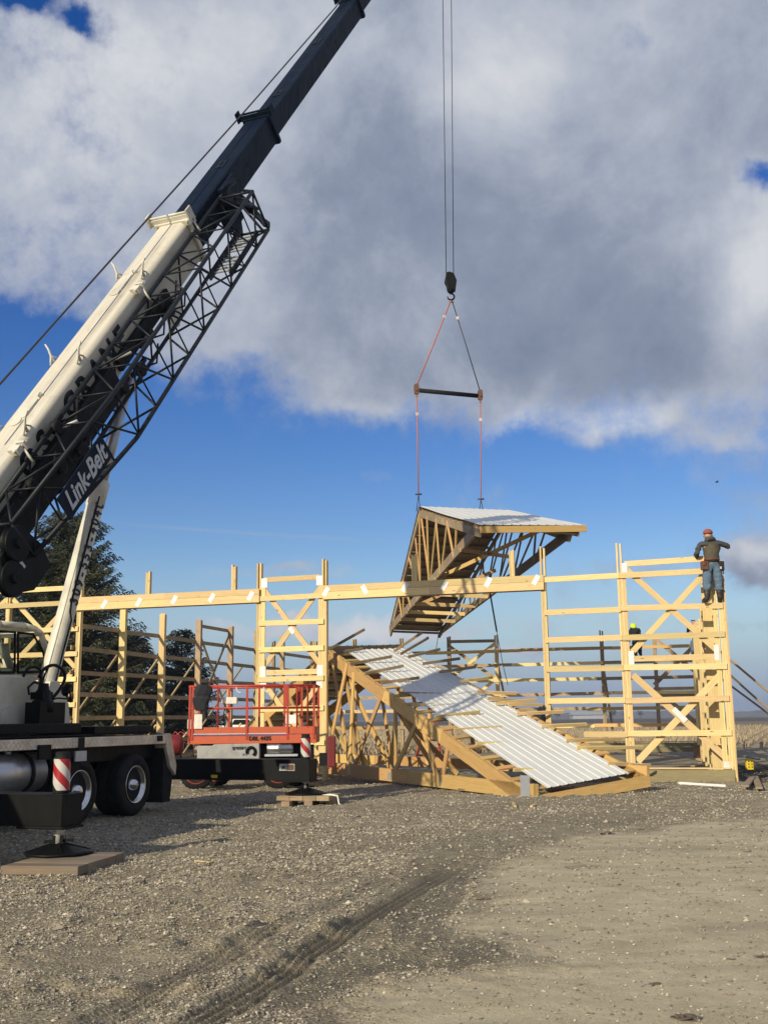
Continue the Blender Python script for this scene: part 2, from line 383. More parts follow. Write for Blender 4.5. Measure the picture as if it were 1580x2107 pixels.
    def build(s, name, mats, parent=None, bevel=0, label=None, fix=True):
        me = bpy.data.meshes.new(name); rl = rootloc(parent)
        me.from_pydata([tuple(v-rl) for v in s.v], [], s.f)
        uvl = me.uv_layers.new(name='UVMap'); k = 0
        flat = [c for uv in s.uv for pr in uv for c in pr]
        uvl.data.foreach_set('uv', flat)
        me.polygons.foreach_set('material_index', s.mi); me.polygons.foreach_set('use_smooth', s.sm)
        if not isinstance(mats, (list, tuple)): mats = [mats]
        for m in mats: me.materials.append(M[m] if isinstance(m, str) else m)
        if fix:
            bm = bmesh.new(); bm.from_mesh(me); bmesh.ops.recalc_face_normals(bm, faces=bm.faces); bm.to_mesh(me); bm.free()
        me.update()
        o = bpy.data.objects.new(name, me); COL.objects.link(o); o.parent = parent
        if parent is not None and parent.parent is not None: pass
        if bevel:
            b = o.modifiers.new('bevel', 'BEVEL'); b.width = bevel; b.segments = 2; b.limit_method = 'ANGLE'
        if label: o['label'] = label
        return o
def text_mesh(body, name, mat_, parent, mtx, size=1, ext=.004, shear=0, offset=0, sx=1, spacing=1):
    c = bpy.data.curves.new(name, 'FONT'); c.body = body; c.size = size; c.extrude = ext; c.shear = shear; c.offset = offset
    c.align_x = 'CENTER'; c.align_y = 'CENTER'; c.space_character = spacing
    t = bpy.data.objects.new(name+'_t', c); COL.objects.link(t)
    dg = bpy.context.evaluated_depsgraph_get(); me = bpy.data.meshes.new_from_object(t.evaluated_get(dg))
    bpy.data.objects.remove(t); bpy.data.curves.remove(c)
    me.transform(Matrix.Diagonal((sx, 1, 1, 1))); me.transform(mtx); me.transform(Matrix.Translation(-rootloc(parent)))
    me.name = name; me.materials.clear(); me.materials.append(M[mat_])
    o = bpy.data.objects.new(name, me); COL.objects.link(o); o.parent = parent
    return o
def frame(o, x, y):
    """matrix with given origin, x axis (reading direction) and y axis (up of letters)"""
    x = Vector(x).normalized(); y = Vector(y); y = (y-x*y.dot(x)).normalized(); z = x.cross(y)
    m = Matrix((x, y, z)).transposed().to_4x4(); m.translation = Vector(o); return m
Z = Vector((0, 0, 1))
# ================================================================== GROUND
def smooth_noise(X, Y, sc, seed):
    r = np.random.default_rng(seed); G = r.random((64, 64))
    x = X/sc; y = Y/sc; xi = np.floor(x).astype(int); yi = np.floor(y).astype(int); fx = x-xi; fy = y-yi
    fx = fx*fx*(3-2*fx); fy = fy*fy*(3-2*fy)
    g = lambda a, b: G[a % 64, b % 64]
    return (g(xi, yi)*(1-fx)+g(xi+1, yi)*fx)*(1-fy)+(g(xi, yi+1)*(1-fx)+g(xi+1, yi+1)*fx)*fy-.5
def poly_sd(X, Y, P):
    """signed distance to a polygon (inside positive)"""
    P = np.array(P); d = np.full(X.shape, 1e9); ins = np.zeros(X.shape, bool)
    for i in range(len(P)):
        a = P[i]; b = P[(i+1) % len(P)]; e = b-a
        t = np.clip(((X-a[0])*e[0]+(Y-a[1])*e[1])/(e@e), 0, 1)
        d = np.minimum(d, np.hypot(X-a[0]-t*e[0], Y-a[1]-t*e[1]))
        c = ((a[1] > Y) != (b[1] > Y)) & (X < (b[0]-a[0])*(Y-a[1])/(b[1]-a[1]+1e-12)+a[0]); ins ^= c
    return np.where(ins, d, -d)
def G2(x, y): p = gp(x, y); return (p.x, p.y)
# dry packed dirt lane on the right; loose gravel elsewhere; a darker, smoother patch at the lane's edge
DIRT = [G2(560, 2150), G2(640, 2090), G2(760, 2030), G2(840, 2013), G2(960, 2004), G2(1075, 1990), G2(1050, 1955), G2(960, 1930), G2(925, 1905), G2(960, 1850), G2(975, 1800), G2(1060, 1762), G2(1180, 1722), G2(1400, 1694), G2(1620, 1684), G2(2200, 1690), (12, 3), (-2, 3)]
DARK_PATCH = [G2(640, 2075), G2(760, 2022), G2(840, 2004), G2(960, 1996), G2(1075, 1984), G2(1040, 1952), G2(955, 1930), G2(915, 1905), G2(955, 1850), G2(968, 1800), G2(1050, 1762), G2(1180, 1722), G2(1340, 1690), G2(1300, 1662), G2(1100, 1690), G2(900, 1730), G2(820, 1800), G2(700, 1900), G2(560, 2010), G2(500, 2080)]
TRACK_A = (gp(925, 1795), gp(520, 2040)); TRACK_B = (gp(800, 1805), gp(330, 2040))
def track(X, Y, T, half):
    a, b = T; dx, dy = b.x-a.x, b.y-a.y; L = math.hypot(dx, dy); dx /= L; dy /= L
    al = (X-a.x)*dx+(Y-a.y)*dy; ac = (X-a.x)*-dy+(Y-a.y)*dx
    ac = ac+.03*np.sin(al*.8)
    env = np.clip((half-np.abs(ac))/.03, 0, 1)*np.clip((al+.5)/1.0, 0, 1)*np.clip((L+1.5-al)/1.0, 0, 1)
    grooves = .5+.5*np.cos(ac/(half*2)*2*math.pi*4)
    lugs = .5+.5*np.sign(np.sin((al+np.abs(ac)*.8)*2*math.pi/.09))
    berm = np.exp(-((np.abs(ac)-half-.05)/.05)**2)*np.clip((al+.5)/1.0, 0, 1)*np.clip((L+1.5-al)/1.0, 0, 1)
    return env, grooves, lugs, berm
def ground_h(X, Y):
    sd = poly_sd(X, Y, DIRT); gr = 1/(1+np.exp(sd/.25))            # 1 in gravel
    h = .05*smooth_noise(X, Y, 2.7, 1)+.03*smooth_noise(X, Y, .9, 2)*(.25+.75*gr)
    fine = .050*smooth_noise(X, Y, .22, 3)+.024*smooth_noise(X, Y, .09, 4)+.010*smooth_noise(X, Y, .045, 5)
    rough = np.clip(.55+1.6*smooth_noise(X, Y, 1.6, 6), .1, 1.4)
    h = h+fine*(.12+gr*rough)
    for T, hw, dep in ((TRACK_A, .14, .034), (TRACK_B, .13, .020)):
        env, g, l, be = track(X, Y, T, hw)
        h = h*(1-env*.9)-env*dep*(.3+.9*g)+be*dep*.8*(.6+.8*smooth_noise(X, Y, .12, 8))
    fade = np.clip((45-np.hypot(X, Y))/20, 0, 1)
    lump = np.clip(smooth_noise(X, Y, .55, 41)+.6*smooth_noise(X, Y, .2, 42)-.12, 0, 1); reg = np.exp(-(((X+1.6)/1.7)**2+((Y-8.0)/1.6)**2))+.7*np.exp(-(((X+3.2)/1.6)**2+((Y-11.5)/.9)**2))
    h = h+.22*lump*reg*gr
    # muddy hummocks outside the right end of the frame
    m = np.exp(-(((X-10.5)/2.3)**2+((Y-31)/4.2)**2))
    h = h*fade + m*(.22*np.abs(smooth_noise(X, Y, .8, 11))+.08*smooth_noise(X, Y, .3, 12)+.05)
    return h
def grid_mesh(xs_of_row, ys, name):
    ncol = xs_of_row(ys[0]).size; X = np.stack([xs_of_row(y) for y in ys]); Y = np.repeat(ys[:, None], ncol, 1)
    return X, Y
ys = np.concatenate([3.2*np.exp(np.linspace(0, math.log(60/3.2), 900)), np.exp(np.linspace(math.log(63), math.log(3800), 60))])
cols = np.linspace(-.62, .62, 620)
near = np.concatenate([[-1.6, -1.0], cols, [1.0, 1.6]])
X = np.stack([near*y+0*y for y in ys]); X[:, 0] -= 60; X[:, -1] += 60; Y = np.repeat(ys[:, None], near.size, 1)
# rear skirt: also carry the sheet behind the camera
Xb = X[:1].copy()*1.5; Yb = np.full_like(Xb, -60); X = np.vstack([Xb, X]); Y = np.vstack([Yb, Y])
Hh = ground_h(X, Y); Hh[0] = 0
nr, nc = X.shape
verts = np.stack([X, Y, Hh], -1).reshape(-1, 3).astype(np.float32)
i = np.arange(nr-1)[:, None]*nc+np.arange(nc-1)[None, :]
faces = np.stack([i, i+1, i+nc+1, i+nc], -1).reshape(-1, 4)
def np_mesh(name, verts, faces, smooth=True):
    me = bpy.data.meshes.new(name); k = faces.shape[1]
    me.vertices.add(len(verts)); me.vertices.foreach_set('co', verts.astype(np.float32).ravel())
    me.loops.add(faces.size); me.loops.foreach_set('vertex_index', faces.astype(np.int32).ravel())
    me.polygons.add(len(faces)); me.polygons.foreach_set('loop_start', np.arange(0, faces.size, k, dtype=np.int32))
    me.polygons.foreach_set('use_smooth', np.full(len(faces), smooth)); me.update(calc_edges=True); return me
gm = np_mesh('ground', verts, faces)
def attr(me, name, a):
    q = me.attributes.new(name, 'FLOAT', 'POINT'); q.data.foreach_set('value', a.astype(np.float32).ravel())
attr(gm, 'dirt', np.clip(poly_sd(X, Y, DIRT), -2, 2)); attr(gm, 'damp', np.clip(poly_sd(X, Y, DARK_PATCH), -2, 2)); attr(gm, 'dark_patch_w', np.clip(1.15-np.clip(-poly_sd(X, Y, DIRT)-.1, 0, 9)/np.clip(.12*Y, .6, 3), 0, 1))
attr(gm, 'dark_patch_y', np.clip((13.5-Y)/2.5, 0, 1)); ta = track(X, Y, TRACK_A, .15); tb = track(X, Y, TRACK_B, .14); attr(gm, 'track', np.maximum(ta[0]*(.4+.6*ta[1]), tb[0]*tb[1]*.6))
attr(gm, 'mud', np.clip(np.exp(-(((X-10.8)/2.6)**2+((Y-31)/5)**2))*1.6, 0, 1))
def f_ground(n, b):
    o = n.node('ShaderNodeTexCoord').outputs['Object']
    A = lambda k: n.node('ShaderNodeAttribute', attribute_name=k).outputs['Fac']
    nb = n.noise(o, 1.1, 6, .6); nm = n.noise(o, 5, 6, .65); nf = n.noise(o, 42, 5, .7)
    wv = n.vmath('ADD', o, n.vmath('MULTIPLY', n.noise(o, 1.1, 3, .5, out='Color'), (.8, 1.1, 0)))
    st = n.mapping(wv, (.7, 1.3, 1))
    streak = n.noise(st, 1.9, 9, .72)
    v1 = n.vor(o, 38, 'F1', 'Color'); vd = n.vor(o, 38, 'F1', 'Distance'); v2 = n.vor(o, 85, 'F1', 'Color')
    sepc = n.node('ShaderNodeSeparateColor'); n.l.new(v1, sepc.inputs[0]); sep2 = n.node('ShaderNodeSeparateColor'); n.l.new(v2, sep2.inputs[0])
    gcol = n.mix(sepc.outputs[0], (.13, .107, .064), (.35, .30, .20))
    gcol = n.mix(n.math('MULTIPLY', n.map(sep2.outputs[1], .80, .95), .8), gcol, (.50, .45, .36))
    gcol = n.mix(n.map(nb, .42, .62, 0, .75), gcol, (.21, .17, .115))
    gcol = n.mix(n.map(n.noise(o, .35, 4, .6), .5, .62, 0, .6), gcol, (.33, .285, .205))
    gcol = n.mix(n.map(nm, .52, .72, 0, .6), gcol, (.085, .066, .042))
    dcol = n.mix(n.map(streak, .33, .70), (.37, .32, .205), (.57, .495, .335))
    dcol = n.mix(n.map(nm, .5, .8, 0, .35), dcol, (.46, .41, .32))
    dcol = n.mix(n.map(nf, .45, .75, 0, .5), dcol, (.22, .18, .115))
    dcol = n.mix(n.map(n.noise(n.mapping(o, (.5, 1.1, 1), (3, 7, 0)), 2.6, 5, .6), .62, .72, 0, .55), dcol, (.15, .12, .08))
    dcol = n.mix(n.map(n.noise(n.mapping(o, (.25, 1.0, 1), (9, 2, 0)), 1.1, 6, .66), .48, .66, 0, .6), dcol, (.24, .20, .14))
    edge = n.math('ADD', A('dirt'), n.math('MULTIPLY', n.math('SUBTRACT', n.noise(o, .9, 7, .72), .5), 2.4))
    edge = n.math('ADD', edge, n.math('MULTIPLY', n.math('SUBTRACT', nf, .5), .8))
    dm = n.map(edge, -.2, .5, 0, 1, True)
    c = n.mix(dm, gcol, dcol)
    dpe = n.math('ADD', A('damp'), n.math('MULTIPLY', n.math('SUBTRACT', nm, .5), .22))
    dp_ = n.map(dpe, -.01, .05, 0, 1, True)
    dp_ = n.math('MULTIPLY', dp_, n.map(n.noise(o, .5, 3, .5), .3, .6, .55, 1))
    dp_ = n.math('MULTIPLY', dp_, A('dark_patch_w'))
    dp_ = n.math('MULTIPLY', dp_, n.map(A('dark_patch_y'), 0, 1, .45, 1))
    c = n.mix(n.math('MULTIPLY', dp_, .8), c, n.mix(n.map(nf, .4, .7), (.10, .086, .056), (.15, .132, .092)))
    c = n.mix(n.math('MULTIPLY', A('track'), .6), c, (.085, .070, .048))
    mud = n.map(n.math('ADD', A('mud'), n.math('MULTIPLY', n.math('SUBTRACT', nm, .5), .5)), .35, .6)
    c = n.mix(mud, c, n.mix(n.map(nf, .4, .75), (.028, .022, .017), (.085, .065, .045)))
    # beyond the yard: crop land, strips of stubble and tilled soil
    sy = n.node('ShaderNodeSeparateXYZ'); n.l.new(o, sy.inputs[0])
    fy = n.math('ADD', sy.outputs[1], n.math('MULTIPLY', sy.outputs[0], -.12))
    far = n.map(n.math('ADD', fy, n.math('MULTIPLY', n.math('SUBTRACT', nb, .5), 6)), 49, 53)
    fc = n.mix(n.map(n.noise(n.mapping(o, (.3, 1.3, 1)), .6, 6, .7), .35, .65), (.20, .155, .095), (.40, .33, .21))
    fc = n.mix(n.map(fy, 150, 165, 0, .85), fc, (.16, .135, .10))
    fc = n.mix(n.map(fy, 260, 300, 0, .9), fc, (.075, .065, .055))
    fc = n.mix(n.map(fy, 700, 760, 0, .8), fc, (.17, .155, .12))
    c = n.mix(far, c, fc)
    n.l.new(c, b.inputs['Base Color'])
    n.l.new(n.math('SUBTRACT', .93, n.math('MULTIPLY', dp_, .22)), b.inputs['Roughness'])
    b.inputs['Specular IOR Level'].default_value = .3
    h = n.math('ADD', n.math('MULTIPLY', n.map(vd, 0, .6, 1, 0), n.map(dm, 0, 1, .8, .05)), n.math('MULTIPLY', nf, .9))
    n.l.new(n.bump(h, .9, .012), b.inputs['Normal'])
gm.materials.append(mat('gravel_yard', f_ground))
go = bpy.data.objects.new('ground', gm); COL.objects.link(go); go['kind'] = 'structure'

# ---- loose stones: real little rocks lying on the yard
def stones(n, name, gravel=True):
    u = rng.random(n*3)
    Yd = 5.2*np.exp(u*math.log(30/5.2)); Xd = (rng.random(n*3)-.5)*.86*Yd
    sd = poly_sd(Xd, Yd, DIRT); sd2 = poly_sd(Xd, Yd, DARK_PATCH)
    clump = smooth_noise(Xd, Yd, .9, 21)+smooth_noise(Xd, Yd, .3, 22)*.7
    p = np.where(sd > .05, .075+.16*np.clip(clump-.15, 0, 1)*2, np.clip(.55+1.1*clump, .08, 1)); p = np.where(sd2 > 0, np.minimum(p, .16), p)
    t1 = track(Xd, Yd, TRACK_A, .19)[0]; p = p*(1-.95*t1)*(1-.8*track(Xd, Yd, TRACK_B, .15)[0])
    keep = rng.random(n*3) < p; Xd = Xd[keep][:n]; Yd = Yd[keep][:n]; n = len(Xd)
    size = .0045+.011*rng.random(n)**2.2; size = np.where(rng.random(n) < .012, size*(1.4+.9*rng.random(n)), size); size *= np.clip(Yd/9, .8, 1.5)
    base = np.array([[1, 0, 0], [0, 1, 0], [-1, 0, 0], [0, -1, 0], [0, 0, 1], [0, 0, -1]], float)
    fc = np.array([[0, 1, 4], [1, 2, 4], [2, 3, 4], [3, 0, 4], [1, 0, 5], [2, 1, 5], [3, 2, 5], [0, 3, 5]])
    V = base[None]*(.6+.8*rng.random((n, 6, 1)))+(rng.random((n, 6, 3))-.5)*.5
    V *= size[:, None, None]*np.stack([1+.5*rng.random(n), .7+.5*rng.random(n), .5+.4*rng.random(n)], -1)[:, None, :]
    a = rng.random(n)*6.28; c, s = np.cos(a), np.sin(a)
    Vx = V[..., 0]*c[:, None]-V[..., 1]*s[:, None]; Vy = V[..., 0]*s[:, None]+V[..., 1]*c[:, None]
    V = np.stack([Vx+Xd[:, None], Vy+Yd[:, None], V[..., 2]+(ground_h(Xd, Yd)+size*.3)[:, None]], -1)
    F_ = fc[None]+(np.arange(n)*6)[:, None, None]
    me = np_mesh(name, V.reshape(-1, 3), F_.reshape(-1, 3), False); me.materials.append(M['stone'])
    o = bpy.data.objects.new(name, me); COL.objects.link(o)
    props(o, 'loose pale limestone gravel scattered over the yard in the foreground', 'gravel', kind='stuff')
stones(110000, 'gravel')

# ---- corn stubble
def blades(name, n, yr, label, cat, material, hgt, rows=True, xr=.55):
    Yd = yr[0]*np.exp(rng.random(n)*math.log(yr[1]/yr[0])); Xd = (rng.random(n)-.5)*2*xr*Yd
    if rows:
        q = Xd*math.cos(.35)-Yd*math.sin(.35); q2 = np.round(q/.76)*.76; Xd = Xd+(q2-q)/math.cos(.35)
        keep = (Yd-.12*Xd) > 50.5; Xd = Xd[keep]; Yd = Yd[keep]; n = len(Xd)
    hh = hgt*(.4+.9*rng.random(n)); wd = .022+.02*rng.random(n); a = rng.random(n)*3.14; lx = (rng.random(n)-.5)*.35*hh*2; ly = (rng.random(n)-.5)*.3*hh
    cx, cy = np.cos(a)*wd, np.sin(a)*wd*.3; wd2 = wd
    P0 = np.stack([Xd-wd2, Yd-cy, 0*Xd], -1); P1 = np.stack([Xd+wd2, Yd+cy, 0*Xd], -1)
    P2 = np.stack([Xd+lx+wd2*.7, Yd+ly+cy, hh], -1); P3 = np.stack([Xd+lx-wd2*.7, Yd+ly-cy, hh], -1)
    V = np.stack([P0, P1, P2, P3], 1).reshape(-1, 3); F_ = np.arange(4*n).reshape(-1, 4)
    me = np_mesh(name, V, F_, False); me.materials.append(material)
    o = bpy.data.objects.new(name, me); COL.objects.link(o); props(o, label, cat, kind='stuff')
blades('corn_stubble', 42000, (50, 170), 'dry straw coloured corn stubble standing in the field behind the frame', 'stubble', M['stubble'], .26)

# ---- far wooded skyline
def farline():
    xs = np.linspace(-1500, 1700, 900); Yd = 1800+80*np.sin(xs/170)
    h = 5+9*np.clip(smooth_noise(xs, xs*0, 120, 31)+.25, 0, 1)+6*np.clip(smooth_noise(xs, xs*0, 25, 32), 0, 1)+3*np.abs(smooth_noise(xs, xs*0, 7, 33))
    V = []; 
    for dy in (0, 25):
        V.append(np.stack([xs, Yd+dy, xs*0-1], -1)); V.append(np.stack([xs, Yd+dy, h], -1))
    V = np.concatenate(V); n = len(xs); k = np.arange(n-1)
    F_ = np.concatenate([np.stack([k, k+1, n+k+1, n+k], -1), np.stack([n+k, n+k+1, 3*n+k+1, 3*n+k], -1), np.stack([3*n+k, 3*n+k+1, 2*n+k+1, 2*n+k], -1)])
    me = np_mesh('far_woodland', V, F_, False); me.materials.append(M['farwood'])
    o = bpy.data.objects.new('far_woodland', me); COL.objects.link(o)
    props(o, 'low hazy line of distant bare woods along the horizon', 'woods', kind='stuff')
farline()

# ================================================================== FRAME OF THE BUILDING
Cn = gp(1515, 1612)
ALPHA = math.atan((1480-790)/FPX)
V_ = Vector((math.sin(ALPHA), math.cos(ALPHA), 0)); U_ = Vector((-math.cos(ALPHA), math.sin(ALPHA), 0))
def F(s, z, n=0.0): return Cn+U_*s+V_*n+Z*z
def fpx(x, y):
    P = pl(x, y, Cn, V_)-Cn; return P.dot(U_), P.z
class Wall:
    """a wall line: origin o, direction d, thickness direction n (away from viewer)"""
    def __init__(s, root, o, d, n, mt='pine'): s.r = root; s.o = Vector(o); s.d = Vector(d); s.n = Vector(n); s.m = mt
    def P(s, a, z, n=0.0): return s.o+s.d*a+s.n*n+Z*z
    def post(s, a, z0, z1, gap=None, m=None, w=.135, dep=.14, off=.045):
        b = MB(); j = random.uniform(-.015, .015)
        for k in (-1, 0, 1):
            top = z1+random.uniform(-.03, .03)
            if k == 0 and gap: top = gap
            b.box(s.P(a+j+k*w/3-w/6+.001*k, z0, off), s.d*(w/3-.003), s.n*dep, Z*(top-z0))
        return b.build('post', m or s.m, s.r)
    def girt(s, a0, a1, z, h=.14, off=0.0, t=.038, m=None, name='girt', jit=.020):
        z0 = z+random.uniform(-jit, jit); z1 = z+random.uniform(-jit, jit)
        b = MB(); b.board(s.P(a0, z0, off+t/2), s.P(a1, z1, off+t/2), h, t)
        return b.build(name, m or s.m, s.r)
    def brace(s, a0, z0, a1, z1, h=.14, off=.05, t=.036, m=None):
        b = MB(); b.board(s.P(a0, z0, off+t/2), s.P(a1, z1, off+t/2), h, t); return b.build('brace', m or s.m, s.r)
    def plate(s, a, z, w, h, ang=0, off=-.004, m='plate'):
        b = MB(); c = s.P(a, z, off); ca, sa = math.cos(ang), math.sin(ang)
        x = s.d*ca+Z*sa; y = -s.d*sa+Z*ca
        b.cbox(c, x*w/2, y*h/2, s.n*.0018)
        for i in range(int(w/.022)):
            for j in range(int(h/.028)):
                b.cbox(c+x*(-w/2+.011+i*.022)+y*(-h/2+.014+j*.028)-s.n*.002, x*.003, y*.008, s.n*.0018, 1)
        return b.build('nail_plate', [m, 'galv'], s.r)
    def panel(s, a0, a1, zt, off=.05, m=None, plates=True):
        """storey high jambs with cross braces, from zt[0] down to zt[-1] in bays"""
        for (zhi, zlo) in zt:
            s.brace(a0, zlo, a1, zhi, off=off, m=m); s.brace(a0, zhi, a1, zlo, off=off+.04, m=m)
front = thing('timber_wall', Cn, 'front wall frame of bright new pine posts and girts with a deep door header and cross braces', 'wall frame')
W = Wall(front, Cn, U_, V_)
GZ = [5.13, 4.28, 3.57, 2.80, 2.0, 1.20]
S = dict(c=0.07, b=2.50, a=4.47, d=10.50, e=12.47, f=18.25, g=20.7, h=23.5)
for k in 'bade': W.post(S[k], -.1, 5.98, 5.2)
W.post(S['f'], 0, 5.72, 5.1); W.post(S['g'], 0, 5.9, 5.1); W.post(S['h'], 0, 5.9, 5.1)
# right corner post: wide, with an extra outer board
W.post(S['c'], -.12, 5.0, None, w=.16, dep=.20)
b = MB(); b.box(W.P(-.05, -.02, -.002), U_*.036, V_*.20, Z*5.42); b.build('corner_board', 'pine', front)
b = MB(); b.box(W.P(.16, .3, .06), U_*.10, V_*.04, Z*5.15); b.build('corner_board', 'pine', front)
b = MB(); b.box(W.P(.04, .0, .26), U_*.09, V_*.06, Z*5.66); b.build('corner_board', 'pine', front)
for z in GZ[:-1]:
    W.girt(S['a']-.02, S['b']+.01, z-.01); W.girt(S['b']+.005, 0.03, z)
W.girt(S['a']-.9, S['b'], GZ[-1]-.02); W.girt(S['b']-.005, 0.03, GZ[-1])
# bay at the right corner
def bay(w_, a0, a1, jam, m='pine'):
    pass
for (a, z) in ((2.35, 5.48), ):
    W.girt(2.36, .30, 5.45, off=.055)
W.girt(2.28, .2, 3.03, off=.055)
W.brace(2.33, 5.30, .22, 3.15, off=.07); W.brace(2.33, 3.15, .22, 5.30, off=.11)
W.brace(2.30, 2.62, .10, .50, off=.07, h=.16); W.brace(2.30, .50, .12, 2.66, off=.11, h=.16)
for k in (2.385, .24): 
    b = MB(); b.box(W.P(k-.04, .28, .05), U_*.08, V_*.035, Z*5.1); b.build('jamb', 'pine', front)
for (a, z, w_, h_, an) in ((2.38, 5.33, .17, .24, 0), (2.31, 3.05, .13, .34, 0), (.25, 3.12, .12, .38, 0), (1.22, 1.62, .13, .42, -.75), (2.28, .38, .2, .18, 0), (.16, .40, .2, .2, 0)):
    W.plate(a, z, w_, h_, an, off=.047)
# bay left of the door opening
for z, o in ((4.94, 0), (4.25, 0), (3.50, 0), (2.70, 0), (1.88, 0)): W.girt(S['e']-.02, S['d']+.02, z+.02)
W.girt(S['e']-.15, S['d']+.15, 5.48, off=.055); W.girt(S['e']-.2, S['d']+.2, 2.88, off=.055); W.girt(S['e'], S['d'], 1.0)
for (z1, z0) in ((5.25, 3.05), (2.65, .55)):
    W.brace(S['e']-.12, z1, S['d']+.12, z0, off=.07); W.brace(S['e']-.12, z0, S['d']+.12, z1, off=.11)
for k in (S['e']-.13, S['d']+.13):
    b = MB(); b.box(W.P(k-.06, .2, .05), U_*.12, V_*.036, Z*5.15); b.build('jamb', 'pine', front)
for (a, z) in ((S['e']-.16, 5.40), (S['d']+.16, 5.40), (S['e']-.14, 2.92), (S['d']+.14, 2.92), (S['e']-.16, 2.60), (S['d']+.16, 2.60)): W.plate(a, z, .17, .30 if z < 3 else .26, 0, off=.044)
W.plate((S['e']+S['d'])/2, 4.05, .12, .2, -.6, off=.062); W.plate((S['e']+S['d'])/2, 1.62, .4, .24, 0, off=.062)
# bays further left, mostly behind the crane
for z in (5.55, 5.08, 4.3, 3.6, 2.85, 2.1, 1.3): W.girt(S['f']-.02, S['h']+2, z, off=0 if z != 5.55 else .02)
for (a, b_) in ((S['f'], S['g']), (S['g'], S['h'])):
    for (z1, z0) in ((5.3, 3.2), (3.1, 1.0)):
        W.brace(a+.1, z1, b_-.1, z0, off=.07); W.brace(a+.1, z0, b_-.1, z1, off=.11)
# door header: two stacked planks each side
for (a0, a1) in ((S['a']-.04, 7.5), (7.5, S['d']+.02), (S['e']-.04, 15.4), (15.4, S['f']+.05)):
    for (z, h_) in ((4.96, .21), (5.155, .175)):
        b = MB(); b.board(W.P(a0, z, -.022), W.P(a1, z, -.022), h_-.003, .04); b.build('header_beam', 'pine', front)
    b = MB(); b.board(W.P(a0, 5.02, .03), W.P(a1, 5.02, .03), .38, .04); b.build('header_beam', 'old_shaded', front)
for (x, y) in ((1103, 1193), (1005, 1198), (915, 1205), (834, 1208), (751, 1213), (672, 1217), (517, 1226), (437, 1230), (360, 1234), (287, 1239), (216, 1243)):
    a, z = fpx(x, y); W.plate(a, z-.01, .13, .26, .55 if x != 751 else -.5, off=-.047)
# truss seats standing above the header
for (x, top) in ((303, 5.92), (478, 5.95), (849, 5.98), (1053, 5.97)):
    a, _ = fpx(x, 1170); W.post(a, 4.9, top, top-.04, off=.06, dep=.12)
# sill: treated skirt boards with a bright capping strip
W.girt(2.4, .02, .20, h=.22, m='treated', name='skirt_board'); W.girt(4.9, .02, -.01+.08, h=.16, off=-.042, m='treated', name='skirt_board')
b = MB(); b.box(W.P(.1, .325, -.03), U_*5.0, V_*.12, Z*.036); b.build('sill', 'pine', front)
W.girt(5.1, 2.3, .27, h=.10, off=-.045)

# left side wall, seen from inside
Lo = Cn+U_*18.35
left = thing('timber_wall', Lo, 'left side wall frame in shade with girts running back before the spruces', 'wall frame')
WL = Wall(left, Lo, V_, U_, 'old_shaded')  # darker wood puts this wall's shade into its colour
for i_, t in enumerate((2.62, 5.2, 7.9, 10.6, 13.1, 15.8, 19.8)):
    WL.post(t, -.1, 5.2, None, m='pine' if i_ < 2 else 'old_shaded', w=.14, dep=.2, off=-.2)
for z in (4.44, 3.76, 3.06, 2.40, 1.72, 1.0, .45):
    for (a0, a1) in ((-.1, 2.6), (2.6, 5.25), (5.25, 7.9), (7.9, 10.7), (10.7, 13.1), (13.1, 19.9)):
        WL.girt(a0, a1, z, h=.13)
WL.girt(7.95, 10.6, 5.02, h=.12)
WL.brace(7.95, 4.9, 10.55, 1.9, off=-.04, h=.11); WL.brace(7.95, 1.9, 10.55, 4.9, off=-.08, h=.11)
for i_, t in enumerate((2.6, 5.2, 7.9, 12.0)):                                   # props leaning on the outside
    b = MB(); b.board(WL.P(t, 3.7, .05), WL.P(t-.8, 0, 2.4), .10, .045, V_); b.build('prop', 'old_shaded', left)
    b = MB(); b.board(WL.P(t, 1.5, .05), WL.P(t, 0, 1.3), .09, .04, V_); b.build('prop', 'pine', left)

# back wall
Bo = Cn+V_*20
back = thing('timber_wall', Bo, 'back wall frame across the far side of the site above the stubble field', 'wall frame')
WB = Wall(back, Bo, U_, V_, 'old_shaded')
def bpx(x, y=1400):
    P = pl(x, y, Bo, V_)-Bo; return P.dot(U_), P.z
for x, top, gm_ in ((1236, 1297, 'old_shaded'), (1019, 1307, 'pine'), (922, 1310, 'old_shaded'), (824, 1313, 'old_shaded'), (727, 1315, 'old_shaded'), (660, 1318, 'old_shaded'), (640, 1320, 'old_shaded'), (560, 1320, 'old_shaded'), (1345, 1312, 'old_shaded')):
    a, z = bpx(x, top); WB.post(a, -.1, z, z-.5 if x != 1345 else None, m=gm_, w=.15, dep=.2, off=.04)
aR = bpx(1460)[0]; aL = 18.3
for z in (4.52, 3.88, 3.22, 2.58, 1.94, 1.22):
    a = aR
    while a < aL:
        nx = min(aL, a+random.uniform(3.8, 5.2)); WB.girt(a, nx, z, m=random.choice(('pine', 'truss', 'old_shaded'))); a = nx
x0 = bpx(1019)[0]; x1 = bpx(922)[0]
WB.girt(x0, x1, 5.0, off=.06)
for (z1, z0) in ((4.85, 3.3), (3.3, 1.6)):
    WB.brace(x0, z1, x1, z0, off=.06, m='pine'); WB.brace(x0, z0, x1, z1, off=.1)
x0 = bpx(1345)[0]
for (z1, z0) in ((5.0, 2.9), (2.8, .7)):
    WB.brace(x0, z1, aR, z0, off=.06, h=.17); WB.brace(x0, z0, aR, z1, off=.1, h=.17)
for z in (2.75, 2.45): WB.girt(x0, aR, z, off=.06, h=.13)
WB.girt(aR, 9.5, .42, h=.16, m='treated', name='skirt_board'); WB.girt(aR, 9.0, .22, h=.2, off=-.045, m='treated', name='skirt_board')
